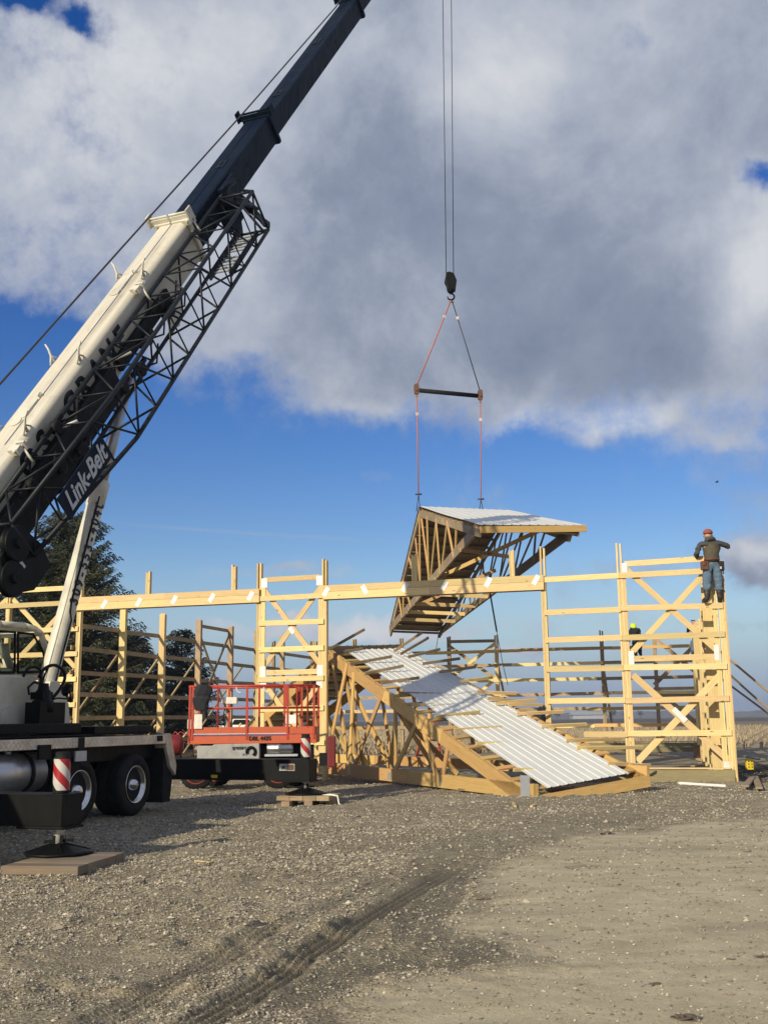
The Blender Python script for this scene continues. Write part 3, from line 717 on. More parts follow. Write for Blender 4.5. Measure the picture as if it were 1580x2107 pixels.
b = MB(); b.box(WB.P(aR, .52, -.04), U_*9, V_*.14, Z*.04); b.build('sill', 'pine', back)
for (a, dx) in ((bpx(1240)[0], -.2), (bpx(1022)[0], -.35)):
    b = MB(); b.board(WB.P(a, 4.2, .1), WB.P(a+dx, 0, 2.2), .09, .045, U_); b.build('prop', 'old_shaded', back)

# right end wall, seen almost edge on
right = thing('timber_wall', Cn+U_*.2+V_*.5, 'right end wall frame seen edge on, its posts stacked behind the front corner', 'wall frame')
d_ = (Cn+U_*1.15+V_*20-(Cn+U_*.28)).normalized(); n_ = Vector((d_.y, -d_.x, 0))
WR = Wall(right, Cn+U_*.28, d_, n_, 'pine')
for t, top in ((.9, 5.0), (1.9, 4.3), (3.4, 4.5), (5.6, 4.4), (8.4, 4.4), (11.5, 4.8), (15, 5.0), (19.9, 5.1)):
    WR.post(t, -.1, top, None, w=.14, dep=.27, off=-.22)
for z in (4.0, 3.3, 2.55, 1.8, 1.0):
    WR.girt(.4, 6, z, off=.0); WR.girt(6, 13, z, off=0); WR.girt(13, 20, z, off=0)
for t, z in ((1.1, 4.05), (1.3, 3.35), (1.2, 2.2), (1.2, 1.95), (1.3, 1.2), (1.2, .8)):
    b = MB(); b.cbox(WR.P(t, z, -.20), d_*.05, n_*.05, Z*.08); b.build('blocking', 'grey', right)
b = MB(); b.board(WR.P(1.0, 3.6, -.28), WR.P(1.0, 3.3, -.1), .1, .04, d_); b.build('blocking', 'old_shaded', right)
for (t, z, dx) in ((1.6, 3.30, 3.6), (1.6, 2.9, 3.0), (3.5, 2.7, 3.4)):
    b = MB(); b.board(WR.P(t, z, .1), WR.P(t+.2, .0, dx), .12, .05, d_); b.build('prop', 'old_shaded', right)
# ================================================================== ROOF SECTIONS
def lerp(a, b, t): return a+(b-a)*t
def corrugated(name, parent, c00, c10, c01, c11, nx, rib=.014, thick=.004, jag0=0, jag1=0, label=None, wave=0.0):
    """sheet: u from c00 to c10 (across the ribs), v from c00 to c01 (along them)"""
    c00, c10, c01, c11 = map(Vector, (c00, c10, c01, c11))
    nrm = (c10-c00).cross(c01-c00).normalized()
    if nrm.z < 0: nrm = -nrm
    b = MB(); prof = []
    for i in range(nx):
        for (f, h) in ((0, 0), (.30, 0), (.36, .25), (.44, .25), (.5, 0), (.62, 0), (.68, 0), (.74, 0)): 
            pass
        prof += [(i/nx, 0), ((i+.36)/nx, 0), ((i+.43)/nx, rib), ((i+.57)/nx, rib), ((i+.64)/nx, 0)]
    prof.append((1, 0)); nv = 24; rows = []
    ph = random.random()*9
    for j in range(nv+1):
        r = []
        for k, (u, h) in enumerate(prof):
            v = j/nv
            if j == 0: v += jag0*(.5+.5*math.sin(k*1.9+ph))*random.random()
            if j == nv: v -= jag1*(.5+.5*math.sin(k*1.3))*random.random()
            p = lerp(lerp(c00, c10, u), lerp(c01, c11, u), v)
            p = p+nrm*(h+.05+wave*math.sin(u*7+v*5+ph)*math.sin(v*math.pi))
            r.append(len(b.v)); b.v.append(p)
        rows.append(r)
    for j in range(nv):
        for k in range(len(prof)-1): b.quad((rows[j][k], rows[j][k+1], rows[j+1][k+1], rows[j+1][k]))
    o = b.build(name, 'roof', parent, label=label, fix=False)
    m = o.modifiers.new('s', 'SOLIDIFY'); m.thickness = thick
    return o
def truss(parent, A, R, B, side, ply=2, cw=.29, bw=.24, m='truss', webs=True, thick=.04, drop=(0, 1), skip=(), sag=0, wt='truss', extra=None):
    """A heel, R ridge, B far heel; side = direction the section runs"""
    A, R, B = map(Vector, (A, R, B)); nrm = (R-A).cross(B-A).normalized()
    if nrm.dot(side) < 0: nrm = -nrm
    upv = (R-(A+B)/2).normalized()
    for (p, q) in ((A, R), (R, B)):
        inw = ((A+B)/2-(p+q)/2); dirn = (q-p).normalized(); inw = (inw-dirn*inw.dot(dirn)).normalized()
        for k in range(ply):
            n = 3; cuts = [0, random.uniform(.3, .38), random.uniform(.62, .72), 1]
            b = MB()
            for i in range(3):
                pp, qq = lerp(p, q, cuts[i]), lerp(p, q, cuts[i+1]-.0006)
                b.box(pp+nrm*k*thick*1.02, qq-pp, inw*cw, nrm*thick)
            b.build('top_chord', m, parent)
    cuts = [0 if R.z < 5 else .022, .28, .60, 1]
    up2 = (R-A); dA = (B-A).normalized(); up2 = (up2-dA*up2.dot(dA)).normalized()
    for k in range(ply):
        b = MB()
        for i in range(3):
            pp, qq = lerp(A, B, cuts[i]), lerp(A, B, cuts[i+1]-.0006)
            b.box(pp-up2*bw*.15+nrm*k*thick*1.02, qq-pp, up2*bw, nrm*thick)
        b.build('bottom_chord', m, parent)
    top = lambda t: lerp(A, R, t*2) if t < .5 else lerp(R, B, t*2-1)
    bot = lambda t: lerp(A, B, t)
    W_ = [(.17, .20), (.24, .20), (.24, .33), (.335, .33), (.335, .45), (.42, .45), (.5, .45), (.5, .55), (.58, .55), (.665, .55), (.665, .67), (.76, .67), (.76, .80), (.83, .80)]
    if webs:
        for i, (tt, tb) in enumerate(W_):
            if i in skip: continue
            p, q = top(tt), bot(tb); d = (q-p).normalized()
            b = MB(); b.board(p+nrm*(thick*(.2 if i % 2 else 1.3))+d*.12, q+nrm*(thick*(.2 if i % 2 else 1.3)), .13, .038, up=d.cross(nrm)); b.build('web', wt, parent)
        for tb in (.20, .33, .45, .55, .67, .8):
            b = MB(); c = bot(tb)-nrm*.003+up2*.08; b.cbox(c, dA*.08, up2*.09, nrm*.002); b.build('gusset_plate', 'galv', parent)
    if extra:
        for (tt, tb, sh) in extra:
            p, q = top(tt), bot(tb); q = q+Vector(side)*sh; d = (q-p).normalized()
            b = MB(); b.board(p, q, .13, .038, up=d.cross(nrm)); b.build('web', wt, parent)
    return nrm, up2

# ---- the section lying on the ground through the door opening
gA = gp(1098, 1641, .02); gB = dp(1331, 1598, 24.0)
rA = dp(677, 1338, 30.9); rB = dp(826, 1334, 32.2)
fA = rA+(rA-gA); fA.z = .35; fA += Vector((.3, -.8, 0)); fB = rB+(rB-gB); fB.z = .3; fB += Vector((.3, -.8, 0))
slab = thing('roof_section', (gA.x, gA.y, 0), 'collapsed gable roof section lying tilted on the gravel through the door opening', 'roof section')
sd_ = (gB-gA).normalized()
nA, upA = truss(slab, gA, rA, fA, sd_, ply=3, cw=.30, bw=.30, skip=(3,), extra=((.30, .36, .5), (.33, .28, .9), (.40, .27, 1.3), (.46, .42, .2), (.47, .38, .6), (.44, .50, -.3)))
nB, upB = truss(slab, gB, rB, fB, sd_, ply=2, cw=.27, bw=.26, skip=(1, 2, 4))
def sp(t, w_, lift=0.0):
    """point on the near slope: t 0 eave..1 ridge, w across"""
    p = lerp(lerp(gA, gB, w_), lerp(rA, rB, w_), t); n = (gB-gA).cross(rA-gA).normalized(); n = n if n.z > 0 else -n
    return p+n*lift
SN = (gB-gA).cross(rA-gA).normalized(); SN = SN if SN.z > 0 else -SN
# fascia along the eave
b = MB(); b.board(sp(0, -.01, -.10)+(gA-rA).normalized()*.03, sp(0, 1.02, -.10)+(gA-rA).normalized()*.03, .24, .04, up=Z); b.build('fascia', 'truss', slab)
b = MB(); e_ = sp(.02, 1.02, -.06); b.board(e_, sp(.07, 1.02, -.06), .22, .04, up=Z); b.build('fascia', 'truss', slab)
# steel gusset at the near heel
dch = (rA-gA).normalized(); hb = (fA-gA).normalized()
b = MB(); b.cbox(gA+hb*.28+upA*.15-nA*.006, hb*.16, upA*.26, nA*.003); b.build('gusset_plate', 'galv', slab, label='dark steel heel plate on near corner')
# purlins below the sheet
for k in range(17):
    t = .03+k*.058
    b = MB(); j = random.uniform(-.02, .02)
    b.board(sp(t+j*.2, .015, .0), sp(t+j, 1.0+random.uniform(0, .05), .0), .038, .14, up=SN); b.build('purlin', 'truss', slab)
for k in range(14):                                                     # far slope, seen from below behind the post
    t = .03+k*.07
    p0, p1 = lerp(fA, rA, t), lerp(fB, rB, t)
    b = MB(); b.board(p0, p1, .038, .14, up=SN); b.build('purlin', 'old_shaded', slab)
corrugated('roof_sheet', slab, sp(.018, .155), sp(.018, .89), sp(.985, .17), sp(.985, 1.0), 10, wave=.012, jag1=.01)
corrugated('roof_sheet', slab, fA+Z*.1, fB+Z*.1, rA+Z*.06, rB+Z*.06, 10)
# broken purlins poking up over the sheet
def poke(x0, y0, x1, y1, sc=1, dy=None, m='pine'):
    n = SN; p = pl(x0, y0, gA, n)+n*.05
    q0 = dp(x1, y1, p.y); q = dp(x1, y1, p.y+(q0.x-p.x)*(.5 if dy is None else dy))
    d = (q-p).normalized()
    b = MB(); b.board(p-d*.15, q, .075, .036, up=(SN+Vector((random.uniform(-.4, .4), 0, .2))).normalized()); b.build('loose_purlin', m, slab)
zz = lambda x, y: (660+x/2.3235, 1280+y/2.3235)
for (a, b_, c, d, m_) in ((55, 130, 210, 35, 'grey'), (370, 135, 485, 50, 'old_shaded'), (400, 150, 515, 75, 'grey'), (440, 170, 570, 130, 'grey'), (510, 205, 665, 175, 'grey'), (590, 245, 740, 215, 'old_shaded'), (690, 290, 820, 265, 'pine'),
        (165, 205, 340, 165, 'old_shaded'), (235, 250, 395, 210, 'old_shaded'), (310, 298, 470, 267, 'old_shaded'), (100, 152, 200, 128, 'grey'), (400, 350, 590, 347, 'old_shaded'),
        (460, 406, 655, 400, 'pine'), (570, 462, 760, 430, 'pine'), (665, 525, 862, 505, 'pine'), (770, 592, 1012, 578, 'pine'), (950, 718, 1250, 708, 'pine'),
        (770, 345, 935, 342, 'pine'), (820, 377, 970, 380, 'pine'), (860, 397, 1030, 372, 'pine'), (920, 402, 1060, 397, 'pine'), (960, 447, 1160, 430, 'pine'), (1080, 507, 1270, 490, 'pine'),
        (1200, 577, 1440, 560, 'pine'), (1250, 612, 1540, 600, 'pine'), (1400, 690, 1575, 688, 'pine')):
    poke(*zz(a, b_), *zz(c, d), m=m_, dy=.1 if d < 60 else .45)

# ---- the section hanging from the crane
hA, hB = dp(985, 1088, 30.5), dp(1172, 1100, 31.3)
qA, qB = dp(862, 1050, 39.9), dp(1045, 1058, 40.4)
kA, kB = dp(801, 1300, 48.8), dp(903, 1304, 49.2)
hang = thing('roof_section', tuple((qA+qB)/2-Z*3), 'gable roof section hanging tilted from the crane slings behind the door header', 'roof section')
hs_ = (qB-qA).normalized()
truss(hang, hA, qA, kA, hs_, ply=2, cw=.24, bw=.30, m='old_shaded', wt='truss', skip=(10,))
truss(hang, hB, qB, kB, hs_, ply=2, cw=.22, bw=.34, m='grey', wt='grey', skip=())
HN = (hB-hA).cross(qA-hA).normalized(); HN = HN if HN.z > 0 else -HN
ev = (hA-qA).normalized()
e0, e1 = hA+ev*.12, dp(1206, 1084, 31.2)
b = MB(); b.board(e0+HN*.02-Z*.04, e1-Z*.05, .19, .05, up=Z); b.build('fascia', 'truss', hang)
b = MB(); b.board(dp(1190, 1093, 31.2)-Z*.05, dp(1120, 1078, 35)-Z*.05, .22, .05, up=Z); b.build('fascia', 'grey', hang)
for k in range(15):
    t = k/14; b = MB(); b.board(lerp(hA, qA, t)+HN*.02, lerp(hB, qB, t)+HN*.02+hs_*.25, .04, .14, up=HN); b.build('purlin', 'old_shaded', hang)
KN = (kB-kA).cross(qA-kA).normalized()
inn = ((hA+kA)/2-qA).normalized()
KN = KN if KN.dot(inn) < 0 else -KN
for k in range(17):
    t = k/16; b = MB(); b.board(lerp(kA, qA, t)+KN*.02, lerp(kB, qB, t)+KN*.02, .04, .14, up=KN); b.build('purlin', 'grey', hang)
# boarding under the far slope so its inside reads dark, and its steel skin beyond
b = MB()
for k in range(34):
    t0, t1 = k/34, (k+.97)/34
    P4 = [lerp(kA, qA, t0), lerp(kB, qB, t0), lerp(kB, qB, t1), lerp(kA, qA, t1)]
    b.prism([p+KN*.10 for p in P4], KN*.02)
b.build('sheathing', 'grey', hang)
corrugated('roof_sheet', hang, e0+HN*.07, e1+HN*.02-Z*.02, qA+HN*.10, qB+HN*.10+hs_*.1, 12, wave=.02)
corrugated('roof_sheet', hang, kA+KN*.13, kB+KN*.13, qA+KN*.13, qB+KN*.13, 10)
for (tt, ss) in ((.30, .0), (.46, 0), (.62, 0), (.80, 0)):               # lateral ties between the two trusses
    p, q = lerp(kA, hA, tt*.6), lerp(kB, hB, tt*.6); b = MB(); b.board(p, q, .14, .04, up=Z); b.build('tie', 'pine', hang)
for (ta, tb) in ((.62, .86), (.86, .62), (.3, .5)):
    p, q = lerp(kA, hA, ta), lerp(kB, hB, tb)+(qB-(kB+hB)/2)*.3; b = MB(); b.board(p, q, .13, .04, up=Z); b.build('tie', 'truss', hang)

# ================================================================== CRANE
P0 = Vector((-7.2, 16, 0)); HK = dp(925, 585, 40.0)
bd = (HK-P0); bd.z = 0; bd.normalize(); bn_ = Vector((bd.y, -bd.x, 0))
crane = thing('mobile_crane', (-6.5, 15, 0), 'white and navy truck crane parked at left with its telescopic boom raised over the frame', 'crane')
bp = lambda x, y, q=0: pl(x, y, P0+bn_*q, bn_)
A0 = bp(-6, 1012); A1 = bp(518, 300)
bl = (A1-A0).normalized(); bt = bl.cross(bn_); bt = bt if bt.z > 0 else -bt      # along, right, top
def BL(l, s=0, t=0): return A0+bl*l+bn_*s+bt*t
def blen(x, y): return (bp(x, y)-A0).dot(bl)
def section(name, l0, l1, w_, h, m, r=.16, t0=0.0):
    prof = []
    for (cx, cy, a0) in ((w_/2-r, h/2-r, 0), (-w_/2+r, h/2-r, 90), (-w_/2+r, -h/2+r, 180), (w_/2-r, -h/2+r, 270)):
        for k in range(7):
            a = math.radians(a0+k*15); prof.append((cx+r*math.cos(a), cy+r*math.sin(a)))
    b = MB(); n = len(prof)
    for l in (l0, l1):
        for (s, t) in prof: b.v.append(BL(l, s, t+t0))
    for k in range(n):
        k2 = (k+1) % n; u0 = prof[k][0]; u1 = prof[k2][0]; b.quad((k, k2, n+k2, n+k), [(l0, u0), (l0, u1), (l1, u1), (l1, u0)], 0, True)
    b.quad(list(range(n))); b.quad(list(range(n, 2*n)))
    o = b.build(name, m, crane); wn_ = o.modifiers.new('w', 'WEIGHTED_NORMAL'); wn_.keep_sharp = True; wn_.weight = 90; return o
lb = blen(365, 478); l2 = blen(537, 262); l3 = blen(722, 10); lh = (HK-A0).dot(bd)/bl.dot(bd)
base = section('boom_base', -5.5, lb, .76, .94, 'boomwhite', .13)
s2 = section('boom_section', lb-1, l2, .70, .70, 'navy', .06, .02)
s3 = section('boom_section', l2-1, l3, .60, .58, 'navy', .06, .02)
s4 = section('boom_section', l3-1, lh-1.2, .50, .48, 'navy', .06, .02)
def collar(l, w_, h, m, t0=0, parent=None, head=True):
    b = MB()
    o = .045
    for (s0, s1, a0, a1) in ((-w_/2-o, w_/2+o, h/2-.01, h/2+o), (-w_/2-o, w_/2+o, -h/2-o, -h/2+.01), (-w_/2-o, -w_/2+.01, -h/2, h/2), (w_/2-.01, w_/2+o, -h/2, h/2)):
        b.box(BL(l-.10, s0, a0+t0), bl*.14, bn_*(s1-s0), bt*(a1-a0))
    b.build('collar', m, parent or crane, bevel=.01)
    if head:
        b = MB()
        b.box(BL(l-.06, -w_/2-.13, h/2+t0+.01), bl*.05, bn_*(w_+.26), bt*.13)
        b.box(BL(l-.14, -w_/2-.16, h/2+t0), bl*.26, bn_*.035, bt*.26); b.box(BL(l-.14, w_/2+.10, h/2+t0), bl*.26, bn_*.035, bt*.26)
        b.box(BL(l-.12, w_/2+.02, -h/2+t0), bl*.12, bn_*.05, bt*h*1.05)
        b.tube([BL(l, -w_/2-.16, h/2+t0+.17), BL(l, w_/2+.14, h/2+t0+.17)], .028)
        for k in range(5): b.box(BL(l+.0, -w_/2+.05+k*w_*.22, h/2+t0+.01), bl*.12, bn_*.05, bt*.05)
        b.build('rope_guide', m, parent or crane)
collar(lb, .76, .94, 'white'); collar(l2, .70, .70, 'navy', .02); collar(l3, .60, .58, 'navy', .02)
# stiffener seam, doors and lugs on the boom's top and side
b = MB(); b.box(BL(-5.5, .02, .461), bl*(lb+5.4), bn_*.02, bt*.008); b.build('weld_seam', 'dark', base)
for (x, y) in ((72, 852), (262, 578)):
    l = blen(x, y); b = MB(); b.box(BL(l-.32, -.22, .461), bl*.55, bn_*.26, bt*.03); b.lathe(BL(l-.42, -.09, .461), bt, [(0, .12), (.035, .12)], 16)
    b.lathe(BL(l+.32, .04, .461), bt, [(0, .05), (.07, .05)], 10); b.build('access_cover', 'white', base, bevel=.008)
for (x, y, c) in ((300, 455, 'navy'), (455, 330, 'navy'), (570, 180, 'navy'), (650, 70, 'navy')):
    l = blen(x, y); h_ = .70/2+.02 if l < l2 else .31
    if l < lb: continue
    b = MB(); b.box(BL(l-.22, -.12, h_), bl*.4, bn_*.22, bt*.015); b.box(BL(l-.08, -.04, h_+.015), bl*.12, bn_*.07, bt*.01, 1); b.build('access_cover', ['lattice', 'dark'], s2 if l < l2 else s3)
    b = MB(); b.cbox(BL(l+.6, .353 if l < l2 else .303, .0), bl*.10, bn_*.004, bt*.05); b.build('port', 'dark', s2 if l < l2 else s3)
def horn(l, s):
    b = MB(); q = .461
    b.tube([BL(l, s, q), BL(l+.02, s*1.0, q+.10), BL(l+.10, s*1.12, q+.22), BL(l+.16, s*1.3, q+.30)], [.035, .028, .02, .016], 6)
    b.tube([BL(l-.12, s, q), BL(l+.02, s, q+.12)], .018, 6); b.tube([BL(l+.14, s, q), BL(l+.02, s, q+.12)], .018, 6)
    b.build('rope_horn', 'white', base)
for (x, y) in ((140, 740), (265, 553), (40, 900)):
    l = blen(x, y); horn(l, -.33); horn(l-.1, .33)
for (x, y) in ((375, 500), (270, 640), (30, 975)):
    l = blen(x, y); b = MB(); b.box(BL(l-.15, .30, .40), bl*.14, bn_*.2, bt*.12); b.box(BL(l+.05, .36, .36), bl*.05, bn_*.16, bt*.16); b.tube([BL(l-.2, .44, .5), BL(l+.2, .46, .42)], .03, 6)
    b.tube([BL(l, .5, .42), BL(l-.1, .62, .2)], .025, 6); b.build('bracket', 'white', base)
# hoist rope along the boom and lattice bracket plates
b = MB(); b.tube([bp(-60, 862, -.1), bp(0, 790, -.1), bp(248, 512, -.1), bp(500, 232, -.1), bp(692, 12, -.1), BL(lh-1.0, -.1, .9)], .020, 6); b.build('hoist_rope', 'rope', crane)
b = MB()
for dx in (-.36, .36):
    b.tube([BL(lh-.2, 0, .3)*1.0, Vector((HK.x+dx*.6, HK.y, BL(lh, 0, .1).z))], .02, 6)
b.build('head_sheave_rope', 'rope', crane)
b = MB(); b.lathe(BL(lh-.6, -.25, .15), bn_, [(0, .32), (.5, .32)], 20); b.box(BL(lh-1.4, -.27, -.3), bl*1.2, bn_*.54, bt*.6); b.build('boom_head', 'navy', crane)
top_z = BL(lh-.6, 0, .2).z
hkt = dp(925, 560, 40.0)
b = MB(); 
for (xa, xb) in ((918, 911), (933, 928.5)):
    p = dp(xa, 566, 40.0); q = dp(xb, 0, 40.0); dr = (q-p)/(q.z-p.z); b.tube([p, p+dr*(top_z-p.z)], .016, 6)
b.build('hoist_rope', 'rope', crane)

# writing on the boom side
lt0 = blen(246, 702)
for ch, (x, y) in zip('SOCRANE', ((88, 893), (118, 850), (152, 812), (177, 776), (206, 741), (230, 706), (252, 672))):
    l = blen(x-22, y+28)
for i_, ch in enumerate('ENARC SO'):
    if ch == ' ': continue
    l = blen(228, 727)-i_*.545+.0
    text_mesh(ch, 'letter', 'decal_black', base, frame(BL(l, .385, .06), bl, bt), .62, .004, 0, .02, 1.0)
# luffing cylinder
cy0 = bp(74, 1492, .0); cy1 = bp(208, 992, .0); cy2 = bp(262, 795, 0)
cd = (cy1-cy0).normalized()
b = MB(); b.lathe(cy0, cd, [(0, .15), (.02, .160), ((cy1-cy0).length-.55, .160), ((cy1-cy0).length-.54, .153), ((cy1-cy0).length-.52, .175), ((cy1-cy0).length-.02, .175), ((cy1-cy0).length, .15)], 36); cyl = b.build('luffing_cylinder', 'white', crane)
b = MB(); b.lathe(cy1-cd*.1, cd, [(0, .115), ((cy2-cy1).length+.4, .115)], 28); b.build('cylinder_rod', 'steel', cyl)
vd_ = (CAM-(cy0+cy1)/2).normalized(); cs = cd.cross(vd_).normalized(); cs = cs if cs.x > 0 else -cs; cf = cs.cross(cd); cf = cf if cf.dot(vd_) > 0 else -cf
def onc(f, a): return lerp(cy0, cy1, f)+(cs*math.sin(a)+cf*math.cos(a))*.161
b = MB(); b.tube([onc(.30, .85), onc(.40, .85), onc(.43, .40), onc(.47, .25), onc(.92, .22)], .022, 6); b.tube([onc(.30, .85), onc(.2, .9), onc(.05, .95)], .02, 6); b.build('hydraulic_line', 'black', cyl)
b = MB(); b.tube([onc(.0, -.3), onc(.9, -.35)], .012, 6); b.build('hydraulic_line', 'white', cyl)
tcy = '309-553-4040'
for i_, ch in enumerate(tcy):
    f = .475+i_*.0375; a = .60
    text_mesh(ch, 'letter', 'decal_black', cyl, frame(lerp(cy0, cy1, f)+(cs*math.sin(a)+cf*math.cos(a))*.163, cd, -(cs*math.cos(a)-cf*math.sin(a))), .25, .003, 0, .008, 1.0)

# stowed lattice extension alongside the boom
jib = MB(); L0 = blen(30, 1165)-.5; L1 = blen(450, 492)
lx = [L0+(L1-L0)*k/13 for k in range(14)]
def jc(l, c):
    f = (l-L0)/(L1-L0); sz = .97-.28*max(0, (.30-f)/.30)
    s0, t0 = .45, .18
    c0 = {0: (s0, t0), 1: (s0+sz*.9, t0), 2: (s0, t0-sz), 3: (s0+sz*.9, t0-sz)}[c]
    return BL(l, *c0)
for c in range(4):
    b = MB(); b.tube([jc(L0, c), jc(L0+(L1-L0)*.3, c), jc(L1, c)], .045, 8); b.build('lattice_chord', 'lattice', crane)
b = MB()
for (c0, c1) in ((0, 1), (1, 3), (3, 2), (2, 0)):
    for k in range(13):
        p, q = (c0, c1) if k % 2 else (c1, c0)
        b.tube([jc(lx[k], p), jc(lx[k+1], q)], .023, 6)
        if c0+c1 in (1, 4): b.tube([jc(lx[k], p), jc(lx[k], q)], .018, 6)
    b.tube([jc(lx[0], c0), jc(lx[0], c1)], .03, 6); b.tube([jc(lx[-1], c0), jc(lx[-1], c1)], .03, 6)
b.build('lattice_lacing', 'lattice', crane)
# root lugs at the big end: curved plates and struts up to the boom section
b = MB()
tip = jc(L1, 3)+bl*.30
arc = lambda P, Q, bow, w0, w1, n=8: [lerp(P, Q, i/n)+bow*math.sin(math.pi*i/n) for i in range(n+1)]
def fin(P, Q, bow, w0, w1, th):
    pts = arc(P, Q, bow, 0, 0); outer = [lerp(P, Q, i/8)+(-bow.normalized())*lerp_(w0, w1, i/8) for i in range(9)]
    for i in range(8): b.prism([pts[i], pts[i+1], outer[i+1], outer[i]], th)
lerp_ = lambda a, c, t: a+(c-a)*t
topc = BL(L1+.95, .46, -.28)
for sft in (0, -.85):
    P = BL(L1+1.15, .50+.86*.0-0+(.0), -.36); 
pA = BL(blen(480, 440)+.35, .40, -.36); pB = jc(L1, 3)+bl*.18
b.prism([BL(L1+.75, .38, .1), BL(L1+1.05, .38, -.45), BL(L1+.62, 1.0, -.55), BL(L1+.2, .62, -.1), BL(L1+.1, .4, .15)], bt*.05+bl*.02)
b.prism([BL(L1+1.0, .60, -.42), BL(L1+.9, .62, -.62), BL(L1+.35, 1.22, -.80), BL(L1+.1, 1.30, -.82), BL(L1+.02, 1.22, -.70), BL(L1+.30, 1.02, -.66), BL(L1+.52, .78, -.55), BL(L1+.62, .58, -.42)], bn_*.04+bt*.03)
b.prism([BL(L1+.7, .44, -.30), BL(L1+.55, .46, -.52), BL(L1+.1, .56, -.84), BL(L1-.2, .60, -.88), BL(L1-.1, .52, -.70), BL(L1+.2, .48, -.52), BL(L1+.36, .44, -.34)], bn_*.05)
b.tube([BL(L1+.6, .5, -.1), jc(L1-.2, 3)], .03, 6); b.tube([BL(L1+.6, .5, -.1), jc(L1-.4, 1)], .03, 6); b.tube([BL(L1+1.0, .45, .1), jc(L1, 0)], .035, 6); b.tube([BL(L1+.9, .62, -.1), jc(L1, 1)], .035, 6)
b.tube([BL(L1+1.1, .42, -.3), BL(L1+.6, .95, -.5)], .04, 6)
b.lathe(BL(L1+.5, .36, 0), bn_, [(0, .16), (.12, .16)], 16)
b.build('lattice_root', 'lattice', crane, label='heavy curved end lugs of the stowed lattice')
b = MB(); b.box(BL(L1+.2, .37, -.46), bl*.9, bn_*.10, bt*.75); b.box(BL(L1-.2, .36, -.60), bl*.7, bn_*.22, bt*.35); b.tube([BL(L1+.9, .5, .22), BL(L1+.1, .52, .30)], .05, 8); b.build('stowage_bracket', 'navy', crane)
b = MB(); b.prism([BL(lb-.9, .1, -.46), BL(lb-1.9, .1, -.46), BL(lb-2.1, .1, -1.0), BL(lb-1.75, .1, -1.12), BL(lb-1.4, .1, -.9)], bn_*.05); b.build('nose_plate', 'white', crane)
# grey-green rungs and pads inside the big end
b = MB()
for k in range(11):
    l = L1-.35-k*.155
    if k in (5,): continue
    b.box(BL(l, .62, -.74), bl*.05, bn_*.52, bt*.03)
b.build('ladder_rungs', 'galv', crane)
b = MB(); b.box(BL(L1-2.1, .60, -.78), bl*1.9, bn_*.04, bt*.12); b.box(BL(L1-2.1, 1.12, -.78), bl*1.9, bn_*.04, bt*.12); b.build('ladder_rail', 'lattice', crane)
# lower end: sheave discs
for (x, y) in ((24, 1120), (16, 1192)):
    c = pl(x, y, BL(0, .95, 0), bn_); b = MB(); b.lathe(c, bn_, [(0, .27), (.03, .29), (.05, .23), (.09, .23), (.11, .29), (.14, .27)], 26); b.lathe(c-bn_*.05, bn_, [(0, .08), (.25, .08)], 12); b.build('sheave', 'black', crane)
b = MB(); b.prism([pl(30, 1080, BL(0, .9, 0), bn_), pl(75, 1120, BL(0, .9, 0), bn_), pl(95, 1165, BL(0, .9, 0), bn_), pl(60, 1215, BL(0, .9, 0), bn_), pl(8, 1225, BL(0, .9, 0), bn_), pl(-10, 1150, BL(0, .9, 0), bn_)], bn_*.10)
b.build('sheave_frame', 'black', crane)
b = MB(); c = pl(42, 1168, BL(0, 1.01, 0), bn_); b.cbox(c, bl*.10, bn_*.006, bt*.07); b.build('data_plate', 'galv', crane)
for (x, y) in ((195, 735+270), (160, 1035)): pass
# lamps and pins catching the sun between boom and lattice
for (x, y) in ((130, 880), (243, 737)):
    c = pl(x, y, BL(0, .62, 0), bn_); b = MB(); b.tube([c-bl*.05-bt*.0-bn_*.15, c+bn_*.22+bl*.16], .03, 8); b.build('stow_pin', 'cream', crane)
for (x, y, r_) in ((110, 880, .12), (325, 625, .10), (345, 640, .13), (300, 700, .11), (285, 760, .15), (250, 800, .12), (165, 930, .16), (60, 1000, .12), (120, 960, .13)):
    c = pl(x, y, BL(0, .55, 0), bn_); b = MB(); b.lathe(c, bn_, [(0, r_), (.10, r_), (.12, r_*.7)], 14); b.box(c-bl*.3, bl*.6, bn_*.06, bt*.09); b.tube([c, c+bl*.5-bt*.2+bn_*.1, c+bl*.9+bn_*.05], .02, 6); b.build('fitting', 'dark', crane)
b = MB(); b.box(BL(L0+.1, .39, -.62), bl*4.6, bn_*.16, bt*.62); b.box(BL(L0+5, .39, -.35), bl*2.6, bn_*.10, bt*.3); b.build('hose_tray', 'dark', crane, bevel=.02)
# name board on the lattice
c = (pl(142, 1030, BL(0, 1.40, 0), bn_)+pl(214, 925, BL(0, 1.40, 0), bn_))/2
sgn = MB(); sgn.cbox(c-bl*.05, bl*.84, bn_*.012, bt*.23); sg = sgn.build('name_board', 'navy', crane)
text_mesh('Link-Belt', 'lettering', 'silver', sg, frame(c-bl*.05+bn_*.018, bl, bt), .46, .004, .25, .010, .86)

